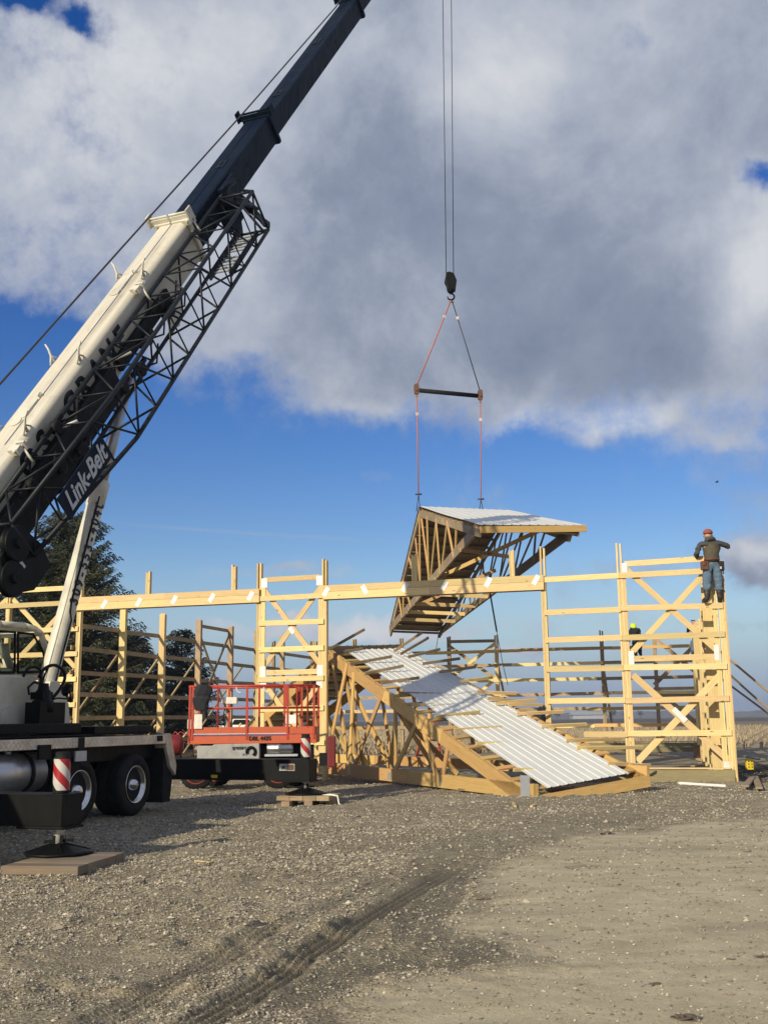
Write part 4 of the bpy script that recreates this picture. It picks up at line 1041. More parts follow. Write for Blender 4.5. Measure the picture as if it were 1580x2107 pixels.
# ---- superstructure: everything in boom-aligned coordinates
def J(r, q, z): return P0+bd*r+bn_*q+Z*z
def jpoly(name, pts, q, th, m, bevel=.0, parent=None, label=None):
    b = MB(); b.prism([pl(x, y, P0+bn_*q, bn_) for x, y in pts], -bn_*th); return b.build(name, m, parent or crane, bevel=bevel, label=label)
jpoly('boom_support', [(-90, 1392), (60, 1393), (78, 1402), (92, 1420), (100, 1442), (140, 1492), (-90, 1494)], .42, .10, 'white', .01)
jpoly('boom_support', [(-90, 1393), (60, 1393), (78, 1402), (92, 1420), (100, 1442), (140, 1492), (-90, 1494)], -.42, .10, 'white', .01)
jpoly('stiffener', [(8, 1458), (20, 1452), (44, 1492), (0, 1492)], .47, .05, 'white')
jpoly('frame_lug', [(94, 1482), (92, 1450), (104, 1402), (122, 1402), (142, 1450), (145, 1494), (94, 1494)], .20, .4, 'white', .01)
b = MB(); b.box(J(-4.3, -1.15, 1.42), bd*7.4, bn_*2.2, Z*.17); b.build('turntable', 'black', crane, bevel=.02)
b = MB(); b.lathe(J(0, 0, 1.2), Z, [(0, .8), (.22, .8)], 36); b.build('slew_ring', 'dark', crane)
# cab with glass you can see through
def cabpts(q): return [pl(x, y, P0+bn_*q, bn_) for x, y in ((-120, 1288), (-60, 1284), (0, 1284), (50, 1288), (72, 1294), (84, 1304), (100, 1350), (108, 1393), (-120, 1395))]
q0, q1 = -.45, -1.45
cabr = cabpts(q0); dq = bn_*(q1-q0)
b = MB()
def wallbar(a, c, wd): 
    for off in (0, 1): b.tube([a+dq*off, c+dq*off], wd, 8)
for k in range(8): wallbar(cabr[k], cabr[k+1], .055)
for k in (2, 3, 5, 7): b.tube([cabr[k], cabr[k]+dq], .05, 8)
b.prism([cabr[0], cabr[1], cabr[2], cabr[3], cabr[3]-Z*.05, cabr[0]-Z*.05], dq); b.prism([p-Z*.0 for p in (cabr[3], cabr[4], cabr[4]-Z*.05, cabr[3]-Z*.05)], dq)
cab = b.build('cab', 'white', crane)
b = MB(); b.prism([pl(x, y, P0+bn_*q0, bn_) for x, y in ((-120, 1376), (103, 1376), (108, 1393), (-120, 1395))], dq); b.build('cab_base', 'white', cab)
for pts in (((-2, 1299), (31, 1301), (30, 1384), (-2, 1384)), ((37, 1302), (68, 1305), (88, 1340), (98, 1382), (37, 1384))):
    b = MB(); P_ = [pl(x, y, P0+bn_*(q0+.03), bn_) for x, y in pts]
    for i in range(len(P_)): b.tube([P_[i], P_[(i+1) % len(P_)]], .022, 6)
    wf = b.build('window', 'black', cab); b = MB(); b.prism(P_, -bn_*.006); b.build('glass', 'glass', wf)
b = MB(); b.tube([pl(x, y, P0+bn_*(q0-.4), bn_) for x, y in ((10, 1325), (13, 1350), (26, 1382))], .07, 8); b.box(pl(6, 1388, P0+bn_*(q0-.4), bn_), bd*.4, -bn_*.5, Z*.12); b.build('seat', 'liftgrey', cab)
# unseen upper works left of the frame; housing made tall to shade the truck
b = MB(); b.box(J(-4.4, -1.1, 1.6), bd*3.0, bn_*2.2, Z*2.1); b.build('unseen_engine_housing', 'white', crane, bevel=.04)
b = MB(); b.box(J(-5.3, -1.3, 1.5), bd*.9, bn_*2.6, Z*2.0); b.build('counterweight', 'navy', crane, bevel=.04)
b = MB(); b.lathe(J(-3.1, -.5, 3.1), bn_, [(0, .42), (.08, .42), (.09, .3), (.9, .3), (.91, .42), (1.0, .42)], 24); b.build('winch_drum', 'navy', crane)
# auxiliary motor, hoses and mirror beside the cylinder foot
qf = P0+bn_*.62
c = pl(74, 1440, qf, bn_)
b = MB(); b.box(pl(50, 1490, qf, bn_), bd*.62, bn_*.3, Z*.34); b.lathe(pl(72, 1466, qf, bn_)+bn_*.15, Z, [(0, .17), (.18, .17), (.2, .13), (.34, .12), (.36, .09), (.46, .08)], 16); b.box(pl(62, 1440, qf, bn_), bd*.25, bn_*.25, Z*.12)
b.tube([pl(x, y, qf, bn_) for x, y in ((60, 1430), (58, 1415), (70, 1404), (84, 1408))], .02, 6); b.build('swing_motor', 'black', crane)
for pts, r_ in ((((48, 1392), (56, 1378), (70, 1372), (83, 1380), (84, 1400), (78, 1430)), .025), (((80, 1394), (92, 1376), (112, 1369), (130, 1380), (133, 1398), (122, 1420), (107, 1438)), .028), (((94, 1380), (100, 1372), (88, 1400), (84, 1430)), .018), (((106, 1442), (118, 1437), (140, 1438), (146, 1430)), .014)):
    b = MB(); P_ = [pl(x, y, qf, bn_) for x, y in pts]; S_ = []
    for i in range(len(P_)-1):
        for k in range(5):
            t = k/5; p0 = P_[max(i-1, 0)]; p1 = P_[i]; p2 = P_[i+1]; p3 = P_[min(i+2, len(P_)-1)]
            S_.append(.5*((2*p1)+(p2-p0)*t+(2*p0-5*p1+4*p2-p3)*t*t+(3*p1-p0-3*p2+p3)*t**3))
    S_.append(P_[-1]); b.tube(S_, r_, 8); b.build('hose', 'black', crane)
b = MB(); b.lathe(pl(137, 1422, qf, bn_), -bd, [(0, .07), (.03, .09), (.05, .05)], 16); b.tube([pl(146, 1446, qf, bn_), pl(142, 1408, qf, bn_)], .015, 6); b.build('mirror', 'black', crane)

# ---- carrier
ct = Vector((.3256, .9455, 0)); cr_ = Vector((.9455, -.3256, 0)); KB = Vector((-4.35, 19.7, 0))
def K(a, q, z): return KB+ct*a+cr_*q+Z*z
b = MB(); b.box(K(-13, -2.5, 1.20), ct*13.85, cr_*2.53, Z*.160); deck = b.build('deck', 'diamond', crane, bevel=.01)
b = MB(); b.box(K(-13, -2.45, 1.385), ct*13.8, cr_*2.4, Z*.012); b.build('deck_top', 'dark', deck)
b = MB(); b.box(K(-13, -1.75, .50), ct*14.3, cr_*1.05, Z*.72); b.box(K(-2.3, -2.2, .95), ct*3.2, cr_*2.0, Z*.26); b.build('chassis', 'black', crane)
b = MB(); b.box(K(-13.4, -2.5, .6), ct*4.2, cr_*2.5, Z*3.2); b.build('unseen_carrier_cab', 'white', crane, bevel=.06)  # unseen cab, enlarged to throw shade over the near outrigger
b = MB(); b.prism([K(.85, .035, 1.385), K(.85, .035, 1.14), K(1.02, .035, .78), K(1.22, .035, .62), K(1.24, .035, .80), K(1.0, .035, 1.385)], -cr_*.30); b.build('rear_guard', 'diamond', crane)
b = MB(); b.prism([K(.86, -.02, 1.14), K(1.0, -.02, .78), K(1.2, -.02, .62), K(1.12, -.02, .15), K(.86, -.02, .15)], -cr_*.55); b.build('mudflap', 'rubber', crane)
b = MB(); b.box(K(-1.1, -1.5, 1.40), ct*1.9, cr_*1.3, Z*.13); b.build('deck_box', 'black', crane, bevel=.01)
b = MB(); b.cbox(K(.62, .037, 1.30), ct*.09, cr_*.012, Z*.05); b.build('marker_lamp', 'black', crane, bevel=.01)
b = MB(); b.box(K(-2.95, .03, 1.05), ct*.3, cr_*.04, Z*.22); b.build('deck_bracket', 'black', crane)
for k in range(3):
    b = MB(); b.box(K(-2.05, .032, 1.22+k*.055), ct*.14, cr_*.006, Z*.03); b.build('caution_label', 'decal_white', crane)
b = MB(); b.box(K(-1.9, .034, 1.16), ct*.16, cr_*.012, Z*.2); b.build('control_box', 'black', crane)
b = MB(); b.box(K(-2.0, .034, .99), ct*.30, cr_*.03, Z*.16); b.build('valve_plate', 'galv', crane)
def wheel(a, r=.525):
    b = MB(); o = K(a, 0, r)-cr_*.30
    b.lathe(o, cr_, [(-.28, .40), (-.26, .50), (-.2, r), (-.04, r), (.0, .50), (.02, .47), (.04, .50), (.09, r), (.25, r), (.285, .49), (.30, .42), (.285, .33), (.22, .31)], 48)
    for k in range(48):
        t = k/48*2*math.pi; d = Z*math.cos(t)+ct*math.sin(t); tg = -Z*math.sin(t)+ct*math.cos(t)
        b.cbox(o+cr_*.17+d*(r+.001), cr_*.075, tg*.02, d*.006)
    w_ = b.build('wheel', 'rubber', crane)
    b = MB(); b.lathe(o, cr_, [(.10, .10), (.10, .25), (.14, .285), (.27, .30), (.295, .325), (.30, .315), (.28, .29), (.16, .27), (.12, .22), (.12, .13), (.20, .12), (.30, .075), (.33, .03)], 48); b.build('rim', 'chrome', w_)
    for k in range(10):
        b = MB(); t = k/10*2*math.pi; d = Z*math.cos(t)+ct*math.sin(t); b.lathe(o+cr_*.118+d*.185, cr_, [(0, .016), (.035, .016)], 6); b.build('lug_nut', 'chrome', w_)
wheel(-.08); wheel(-1.75)
# fuel tank with straps
b = MB(); to = K(-4.35, -.33, .86); b.lathe(to, ct, [(0, .25), (.02, .30), (1.78, .30), (1.8, .25)], 40); tk = b.build('fuel_tank', 'gas', crane)
for a in (.42, 1.38):
    b = MB(); b.lathe(to+ct*a, ct, [(0, .308), (.09, .308)], 40); b.build('tank_strap', 'black', tk)
b = MB(); b.lathe(to+ct*1.05+Z*.28+cr_*.08, Z, [(0, .07), (.06, .07)], 16); b.build('filler_cap', 'steel', tk)
b = MB(); b.box(K(-5.0, -.05, .55), ct*.5, cr_*.04, Z*.62); b.build('step_panel', 'diamond', crane)
# outriggers
def outrigger(a, qe, side=1, z0=.36, z1=.76, lab=None, pad_hole=True):
    b = MB(); hw = .20
    b.box(K(a-hw, -1.2, z0), ct*hw*2, cr_*(qe+1.2+.16), Z*(z1-z0)); b.box(K(a-hw-.012, qe-.45, z0-.03), ct*(hw*2+.024), cr_*.64, Z*.03)
    b.box(K(a-hw-.01, -1.2, z1), ct*(hw*2+.02), cr_*(qe+1.36), Z*.012)
    beam = b.build('outrigger_beam', 'black', crane, bevel=.012)
    b = MB(); b.lathe(K(a, qe, z1), Z, [(0, .09), (.03, .095), (.42, .095), (.44, .08), (.49, .08)], 28); jk = b.build('jack_housing', 'dark', crane)
    # red and white spiral stripes wrapped on the housing
    for k in range(4):
        b = MB(); n = 24; v0 = z1+.05; h_ = .36
        for i in range(n):
            for j in range(2):
                pass
        R_ = .098
        rows_ = []
        for i in range(n+1):
            th = -1.9+i/n*3.6; sl_ = -(i/n)*.36+.10
            lo = v0+sl_+k*.125+.03; hi = lo+.125
            lo = min(max(lo, v0), v0+h_); hi = min(max(hi, v0), v0+h_)
            d = cr_*math.cos(th-.9)+ct*math.sin(th-.9); rows_.append((len(b.v), hi-lo)); b.v += [K(a, qe, 0)+d*R_+Z*lo, K(a, qe, 0)+d*R_+Z*hi]
        for i in range(n):
            if rows_[i][1] > 1e-4 or rows_[i+1][1] > 1e-4: b.quad((rows_[i][0], rows_[i+1][0], rows_[i+1][0]+1, rows_[i][0]+1), None, 0, True)
        if b.f: b.build('warning_stripe', 'decal_red' if k % 2 else 'decal_white', jk, fix=False)
    return beam
def stripes2(): pass
ob1 = outrigger(-5.95, 2.60, z0=.42, z1=.77); ob2 = outrigger(2.93, 1.92, z0=.45, z1=.84)
M['rod'] = paint('bright_jack_rod', (.66, .65, .62), .3, (.4, .38, .35), .4, metal=.45, scale=9)
def foot(a, q, z):
    c = K(a, q, z)
    b = MB(); b.lathe(c+Z*.10, Z, [(0, .065), (.36, .065)], 20); b.build('jack_rod', 'rod', crane)
    b = MB(); b.lathe(c, Z, [(0, .40), (.02, .41), (.035, .38), (.10, .10), (.12, .09)], 8)
    for k in range(4):
        t = k*math.pi/2+.4; d = Vector((math.cos(t), math.sin(t), 0)); b.prism([c+d*.06+Z*.13, c+d*.38+Z*.04, c+d*.06+Z*.045], d.cross(Z)*.02)
    b.box(c-Vector((.17, .03, 0))+Z*.12, Vector((.34, 0, .02)), (0, .06, 0), Z*.03); b.cbox(c+Z*.16, (.06, 0, 0), (0, .06, 0), Z*.05)
    b.build('jack_foot', 'black', crane)
foot(-5.95, 2.60, .10); foot(2.93, 1.92, .18)
b = MB(); c = K(2.93-.214, 1.62, .70); b.cbox(c, cr_*.16, ct*.002, Z*.065); wl = b.build('warning_label', 'decal_white', ob2)
b = MB(); b.cbox(c+cr_*.075-ct*.004, cr_*.075, ct*.002, Z*.055); b.build('label_picture', 'rust', wl)
b = MB(); b.cbox(c-cr_*.08-ct*.004, cr_*.02, ct*.002, Z*.03); b.cbox(c-cr_*.04-ct*.004, cr_*.008, ct*.002, Z*.045); b.build('label_symbol', 'decal_black', wl)
b = MB(); b.cbox(K(2.93-.214, .05, .52), cr_*.07, ct*.002, Z*.03); b.build('warning_label', 'decal_yellow', ob2)
b = MB(); b.lathe(K(2.93-.205, 1.1, .62), -ct, [(0, .05), (.004, .05)], 16); b.build('port', 'dark', ob2)
b = MB(); b.lathe(K(-5.95-.205, 1.55, .52), -ct, [(0, .035), (.03, .03)], 12); b.build('bolt', 'steel', ob1)

# timber mats under the jacks
def mat_pad(a, q, lx_, ly, z0, z1, label, group, rot=0, m='grey'):
    c = K(a, q, 0); root = thing('timber_mat', c, label, 'timber mat', group)
    d = (ct*math.cos(rot)+cr_*math.sin(rot)); e = (cr_*math.cos(rot)-ct*math.sin(rot))
    n = 4
    for k in range(n):
        b = MB(); b.box(c-d*lx_/2-e*ly/2+e*(ly/n*k)+Z*z0, d*lx_, e*(ly/n-.006), Z*(z1-z0-random.uniform(0, .004))); b.build('plank', m, root, bevel=.006)
    return root
root_ = thing('timber_mat', gp(120, 1780), 'thick square timber mat under the near outrigger foot', 'timber mat')
mB = gp(160, 1803); mA = gp(3, 1801); mC = gp(256, 1772); e1 = mA-mB; e2 = mC-mB; e2 = e2-e1.normalized()*e2.dot(e1.normalized())*.5
for k in range(5):
    b = MB(); b.box(mB+e2*(k/5), e1, e2*.196, Z*(.092+random.uniform(0, .005))); b.build('plank', 'grey', root_, bevel=.006)
mat_pad(2.93, 2.0, .85, 1.05, .09, .18, 'timber mat on blocking under the far outrigger foot', None, -.1, 'old_shaded')
for i_, (dx, dy, lab) in enumerate(((-.42, -.52, 'squared timber block sticking out below the left end of the far mat'), (.0, -.35, 'timber block below the middle of the far outrigger mat'), (.40, -.25, 'timber block below the right end of the far outrigger mat'))):
    c = K(2.93, 2.0, 0)+Vector((dx, dy, 0)); b = MB(); b.box((c.x-.07, c.y-.1, 0), (.16, -.02, 0), (.09, .8, 0), Z*.095); o = b.build('timber_block', 'old_shaded' if i_ == 0 else 'grey', None, bevel=.006); props(o, lab, 'timber block', 'blocks under the far mat')
b = MB(); c = K(2.93, 2.0, .160)+Vector((.42, -.3, 0)); b.tube([c+Vector((-.15, .1, .02)), c+Vector((0, 0, .03)), c+Vector((.14, -.03, .01)), c+Vector((.17, -.06, -.14)), c+Vector((.25, -.12, -.17))], [.01, .02, .02, .015, .01], 6)
o = b.build('rag_strap', 'cream', None); props(o, 'pale cloth strap draped over the corner of the far outrigger mat', 'strap')

# ================================================================== HOOK AND RIGGING
hk = dp(926, 582, 40.0)
blk = thing('hook_block', hk, 'black crane hook block hanging on two ropes against the cloud', 'hook block')
px = 1/ (FPX/40.6)
b = MB(); pr_ = [(-8, 22), (-1, 24), (8, 20), (14, 4), (11, -18), (-6, -17), (-11, 8)]
b.prism([hk+Vector((x*px, -.14, z*px)) for x, z in pr_], (0, .10, 0)); b.prism([hk+Vector((x*px, .06, z*px)) for x, z in pr_], (0, .10, 0)); b.build('cheek_plate', 'black', blk, bevel=.02)
b = MB(); b.lathe(hk+Vector((0, -.1, .05)), (0, 1, 0), [(0, .2), (.03, .22), (.08, .18), (.14, .22), (.2, .2)], 24); b.build('sheave', 'dark', blk)
b = MB(); b.lathe(hk+Vector((.02, 0, -.40)), Z, [(0, .10), (.06, .14), (.14, .12)], 16); b.build('swivel', 'black', blk)
hc = hk+Vector((.02, 0, -.56)); b = MB(); b.tube([hc+Vector((.13*math.sin(t)*1.0, 0, .13*math.cos(t))) for t in [k*.35 for k in range(-1, 15)]], [.035]*12+[.03, .025, .02, .012], 8); b.build('hook', 'black', blk)
hook_pt = hc+Vector((0, 0, -.13))
L_up, R_up = dp(857, 800, 39.6), dp(988, 812, 40.1)
def sling(p, q, label, grp, ends=.35, r=.022, mid='sling'):
    root = thing('lifting_sling', q, label, 'sling', grp)
    b = MB(); b.tube([p, lerp(p, q, .5)+Vector((.01, 0, 0)), q], r, 6); b.build('strap', mid, root)
    c = lerp(p, q, ends if False else .2); b = MB(); b.cbox(c, (.05, 0, 0), (0, .02, 0), (0, 0, .06)); b.build('tag', 'decal_white', root)
    b = MB(); b.tube([p+(q-p).normalized()*.12+Vector((.03, 0, 0)), p, p+(q-p).normalized()*.12-Vector((.03, 0, 0))], .018, 6); b.build('shackle', 'rust', root)
sling(hook_pt, L_up+Z*.12, 'red sling slanting from the hook to the left end of the spreader bar', 'slings between hook and spreader bar', r=.030)
sling(hook_pt+Vector((.03, 0, .0)), R_up+Z*.12, 'thin sling slanting from the hook to the right end of the spreader bar', 'slings between hook and spreader bar', mid='rope', r=.02)
bar = thing('spreader_bar', (L_up+R_up)/2, 'dark steel spreader bar with rusty rounded end plates under the hook', 'spreader bar')
b = MB(); b.tube([L_up+Vector((.1, 0, -.06)), R_up+Vector((-.1, 0, -.04))], .085, 14); b.build('tube', 'dark', bar)
for p in (L_up, R_up):
    b = MB(); b.prism([p+Vector((.10*math.cos(t)*1.0, -.06, (.10*math.sin(t)+(.10 if math.sin(t) > 0 else -.12)))) for t in [k*math.pi/8 for k in range(16)]], (0, .12, 0)); b.lathe(p+Vector((-.0, -.1, -.05)), (0, 1, 0), [(0, .05), (.2, .05)], 12); b.build('end_plate', 'rust', bar)
LD, RD = dp(861, 1018, 39.8), dp(989.5, 1028, 40.2)
sling(L_up-Z*.2, LD, 'red sling hanging from the left end of the spreader bar', 'slings below the spreader bar', r=.026)
sling(R_up-Z*.2, RD, 'red sling hanging from the right end of the spreader bar', 'slings below the spreader bar', r=.022)
for (p, x, lab) in ((LD, 861, 'short chain legs shackled to the left end of the hanging roof'), (RD, 990, 'short chain legs shackled to the middle of the hanging roof ridge')):
    b = MB(); 
    for k in (-4, 4): b.tube([p, dp(x+k, 1052, p.y)], .016, 6)
    b.lathe(p+Vector((-.12, 0, .02)), (1, 0, 0), [(0, .03), (.24, .03)], 8); o = b.build('rigging_chain', 'rope', None); props(o, lab, 'chain', 'chain legs on the hanging roof')
b = MB(); t1 = lerp(hA, kA, .25); t1 = dp(985, 1110, 31.5); pts = [t1, dp(993, 1165, 32), dp(1008, 1220, 32), dp(1022, 1300, 32), dp(1035, 1370, 32), dp(1045, 1410, 32)]
b.tube(pts[:4], .010, 5); b.tube(pts[2:4], .024, 6); b.tube(pts[3:], .010, 5); o = b.build('tag_line', 'rope', None); props(o, 'thin dark tag line dangling below the hanging roof section', 'rope')
b = MB(); b.tube([dp(902, 1305, 49), dp(896, 1345, 49)], .014, 5); b.lathe(dp(903, 1312, 49), Z, [(0, .05), (.1, .05)], 8); o = b.build('chain_tail', 'rope', None); props(o, 'short dark chain tail hanging from the low corner of the hanging roof', 'chain')
M['darkred'] = paint('dark_red_paint', (.16, .012, .012), .45, (.05, .02, .02), .5, scale=6)
# ================================================================== SCISSOR LIFT
YL = 26.6
def lp(x, y, dy=0): return dp(x, y, YL+dy)
lift = thing('scissor_lift', (lp(520, 1600).x, YL+.6, 0), 'red and orange scissor lift parked with its platform lowered behind the outrigger', 'scissor lift')
kx = YL/FPX*1.01
xl, xr = lp(388, 1500).x, lp(650, 1500).x
zt, zm, zb, z0 = lp(0, 1413).z, lp(0, 1458).z, lp(0, 1500).z, lp(0, 1524).z
zt, zm, zb, z0 = 2.42, 1.90, 1.40, 1.08
DL = 1.35   # platform width, away from us
def L3(x, y, z): return Vector((x, YL+y, z))
b = MB(); b.box(L3(xl, 0, 1.28), (xr-xl, 0, 0), (0, .04, 0), Z*.17); b.box(L3(xl, DL, 1.2), (xr-xl, 0, 0), (0, .04, 0), Z*.24); b.box(L3(xl, .04, 1.24), (.04, 0, 0), (0, DL-.04, 0), Z*.2); b.box(L3(xr-.04, .04, 1.24), (.04, 0, 0), (0, DL-.04, 0), Z*.2); b.build('toe_board', 'orange', lift, bevel=.006)
b = MB(); b.box(L3(xl-.01, -.012, 1.06), (xr-xl+.02, 0, 0), (0, DL+.06, 0), Z*.20); plat = b.build('platform', 'orange', lift, bevel=.01)
b = MB(); b.box(L3(xl+.06, -.018, 1.28), (xr-xl-.75, 0, 0), (0, .006, 0), Z*.022); b.build('stripe', 'decal_white', plat)
b = MB(); b.box(L3(xl+.06, -.018, 1.245), (xr-xl-.75, 0, 0), (0, .006, 0), Z*.022); b.build('stripe', 'decal_blue', plat)
text_mesh('DBL 4435', 'lettering', 'decal_black', plat, frame(lp(535, 1520)+Vector((0, -.03, 0)), (1, 0, 0), Z), .13, .003, 0, .004)
def rail(y, z_list, posts, name='guard_rail'):
    for z, r in z_list:
        b = MB(); b.tube([L3(xl, y, z), L3(xr, y, z)], r, 8); b.build(name, 'red', lift)
    for x in posts:
        b = MB(); b.box(L3(x-.025, y-.025, 1.15), (.05, 0, 0), (0, .05, 0), Z*(zt-1.15)); b.build('rail_post', 'red', lift)
fx = lambda x: lp(x, 1480).x
rail(0, ((zt, .028), (zm, .022)), (xl+.02, fx(396), fx(508), fx(592), fx(646)))
rail(DL, ((zt, .028), (zm, .022)), (xl+.02, fx(455), fx(520), fx(575), fx(612), xr-.02))
for (x, z) in ((xl, zt), (xl, zm), (xr, zt), (xr, zm)):
    b = MB(); b.tube([L3(x, 0, z), L3(x, DL, z)], .025, 8); b.build('guard_rail', 'red', lift)
for x in (fx(448), fx(611), fx(633)):
    b = MB(); b.tube([L3(x-.12, .0, zt), L3(x-.03, .0, zt-.02), L3(x, .0, zt-.1), L3(x, .02, 1.4)], .022, 8); b.build('rail_post', 'red', lift)
b = MB(); b.box(L3(fx(583), -.03, 1.95), (.11, 0, 0), (0, .05, 0), Z*.5); b.box(L3(fx(606), .3, 1.95), (.10, 0, 0), (0, .05, 0), Z*.5); b.build('gate_panel', 'red', lift)
for x in (496, 553):
    b = MB(); c = L3(fx(x), -.03, zt-.03); b.tube([c+Vector((.10*math.cos(t)-.02, 0, .13*math.sin(t))) for t in [math.pi+.2*k for k in range(10)]], .014, 6); b.build('grab_handle', 'cream', lift)
b = MB(); b.box(L3(fx(400), -.04, 1.42), (.19, 0, 0), (0, .05, 0), Z*.34); b.build('document_box', 'cream', lift)
b = MB(); b.box(L3(fx(386), -.02, 1.42), (.10, 0, 0), (0, .02, 0), Z*.22); b.build('sign_plate', 'decal_white', lift)
b = MB(); b.box(L3(fx(463), .1, 2.0), (.26, 0, 0), (0, .2, 0), Z*.16); b.box(L3(fx(450), .15, 2.02), (.12, 0, 0), (0, .14, 0), Z*.14); b.build('control_box', 'cream', lift, bevel=.01)
b = MB(); b.tube([L3(fx(462), .15, 2.0), L3(fx(458), .1, 1.7), L3(fx(462), .1, 1.45), L3(fx(470), .2, 1.35)], .012, 6); b.tube([L3(fx(570), .05, 2.3), L3(fx(562), .0, 2.1), L3(fx(566), .05, 1.95)], .012, 6); b.build('cable', 'black', lift)
# scissor arms and chassis
b = MB(); b.box(L3(fx(405), .25, .62), (fx(640)-fx(405), 0, 0), (0, .9, 0), Z*.38); chs = b.build('chassis', 'dark', lift)
b = MB(); b.prism([lp(406, 1535)+Vector((0, -.05, 0)), lp(438, 1535)+Vector((0, -.05, 0)), lp(440, 1532)+Vector((0, -.05, 0)), lp(534, 1530)+Vector((0, -.05, 0)), lp(534, 1562)+Vector((0, -.05, 0)), lp(406, 1562)+Vector((0, -.05, 0))], (0, .35, 0)); eng = b.build('engine_cover', 'liftgrey', lift, bevel=.015)
text_mesh('SJ6832RT', 'lettering', 'decal_black', eng, frame(lp(493, 1540)+Vector((0, -.06, 0)), (1, 0, 0), Z), .085, .003, 0, .003)
text_mesh('X 4', 'lettering', 'decal_blue', eng, frame(lp(504, 1553)+Vector((0, -.06, 0)), (1, 0, 0), Z), .07, .003, 0, .003)
b = MB(); c = lp(517, 1547)+Vector((0, -.07, 0)); b.tube([c+Vector((.10*math.cos(t), 0, .10*math.sin(t))) for t in [k*.5 for k in range(-2, 8)]], .035, 8); b.build('hose_loop', 'black', lift)
b = MB(); b.lathe(lp(548, 1541)+Vector((0, .1, 0)), (1, 0, 0), [(0, .11), (.03, .14), (.25, .14), (.27, .15), (.33, .15), (.35, .13), (.58, .13), (.64, .10)], 24); b.build('hydraulic_tank', 'steel', lift)
b = MB(); b.box(lp(545, 1557)+Vector((0, -.05, 0)), (.78, 0, 0), (0, .4, 0), Z*.05); b.build('side_tray', 'galv', lift)
b = MB()
for (a, c_) in ((0, 1), (1, 0)): b.board(L3(fx(410+a*220), .3, .98), L3(fx(410+c_*220), .3, 1.05), .09, .05); b.board(L3(fx(410+a*220), 1.05, .98), L3(fx(410+c_*220), 1.05, 1.05), .09, .05)
b.build('scissor_arm', 'dark', lift)
b = MB(); b.box(lp(672, 1580)+Vector((0, .3, 0)), (.19, 0, 0), (0, .4, 0), Z*.72); b.build('rear_cover', 'darkred', lift, bevel=.02)
b = MB(); b.box(lp(655, 1578)+Vector((0, .35, 0)), (.2, 0, 0), (0, .3, 0), Z*.3); b.build('rear_frame', 'dark', lift)
for (x, yy) in ((405, .05), (573, .05), (430, 1.15), (600, 1.15)):
    c = L3(fx(x), yy, .40); b = MB(); b.lathe(c, (0, 1, 0), [(0, .26), (.02, .37), (.05, .40), (.24, .40), (.27, .37), (.28, .24)], 36)
    for k in range(20):
        t = k/20*6.283; d = Vector((math.cos(t), 0, math.sin(t))); tg = Vector((-math.sin(t), 0, math.cos(t))); b.cbox(c+Vector((0, .145, 0))+d*.402, (0, .1, 0), tg*.03, d*.012)
    wh = b.build('wheel', 'rubber', lift); b = MB(); b.lathe(c+Vector((0, -.006, 0)), (0, 1, 0), [(.05, .06), (.05, .18), (.01, .24), (0, .27), (.03, .27)], 28); b.lathe(c+Vector((0, -.03, 0)), (0, 1, 0), [(0, .05), (.06, .06)], 14); b.build('rim', 'red', wh)
# black jacket hanging over the platform rail
def blob_cloth(name, c, w_, h, d, m, parent=None, seed=1, label=None):
    b = MB(); n, k_ = 22, 26
    for i in range(n+1):
        v = i/n; z = c.z+h*(.5-v)
        prof = (math.sin(math.pi*min(1, v*1.4+.12))**.5 if v < .5 else 1)*(1-.35*max(0, v-.55)/.45)*(1 if v > .03 else .6)
        for k in range(k_):
            t = 2*math.pi*k/k_; rr = 1+.10*math.sin(3*t+seed+v*4)+.07*math.sin(7*t+v*9+seed)
            b.v.append(Vector((c.x+w_/2*prof*rr*math.cos(t)+.02*math.sin(v*7), c.y+d/2*prof*rr*math.sin(t), z)))
    for i in range(n):
        for k in range(k_):
            k2 = (k+1) % k_; b.quad((i*k_+k, i*k_+k2, (i+1)*k_+k2, (i+1)*k_+k), None, 0, True)
    b.quad(list(range(k_))); b.quad([n*k_+k for k in range(k_)]); return b.build(name, m, parent)
jk_ = thing('jacket', lp(418, 1440), 'black jacket hung over the left corner rail of the lift', 'jacket')
blob_cloth('jacket_body', lp(417, 1436)+Vector((0, -.08, 0)), .42, .62, .26, 'blackcloth', jk_)
blob_cloth('sleeve', lp(424, 1461)+Vector((0, -.1, 0)), .13, .38, .12, 'blackcloth', jk_, 3)
# red tank trailer behind the carrier
rt = thing('air_compressor', lp(372, 1560, -.5), 'small dark red tank compressor between the crane and the lift', 'compressor')
c = lp(337, 1534, -1.2); b = MB(); b.lathe(c, (1, .1, 0), [(0, .1), (.05, .2), (.1, .235), (.36, .235), (.41, .2), (.45, .1)], 28); b.build('tank', 'darkred', rt)
b = MB()
for (a, c_, h_) in ((356, 388, .12), (350, 372, .26)): b.tube([lp(a, 1518, -1.2), lp((a+c_)/2, 1506, -1.2), lp(c_, 1516, -1.2), lp(c_+2, 1530, -1.2)], .012, 6)
b.build('hose', 'decal_red', rt)
b = MB(); b.lathe(lp(362, 1590, -1.2), (0, 1, 0), [(0, .1), (.06, .1)], 16); b.box(c+Vector((.05, -.1, -.42)), (.35, 0, 0), (0, .2, 0), Z*.2); b.build('wheel', 'rubber', rt)

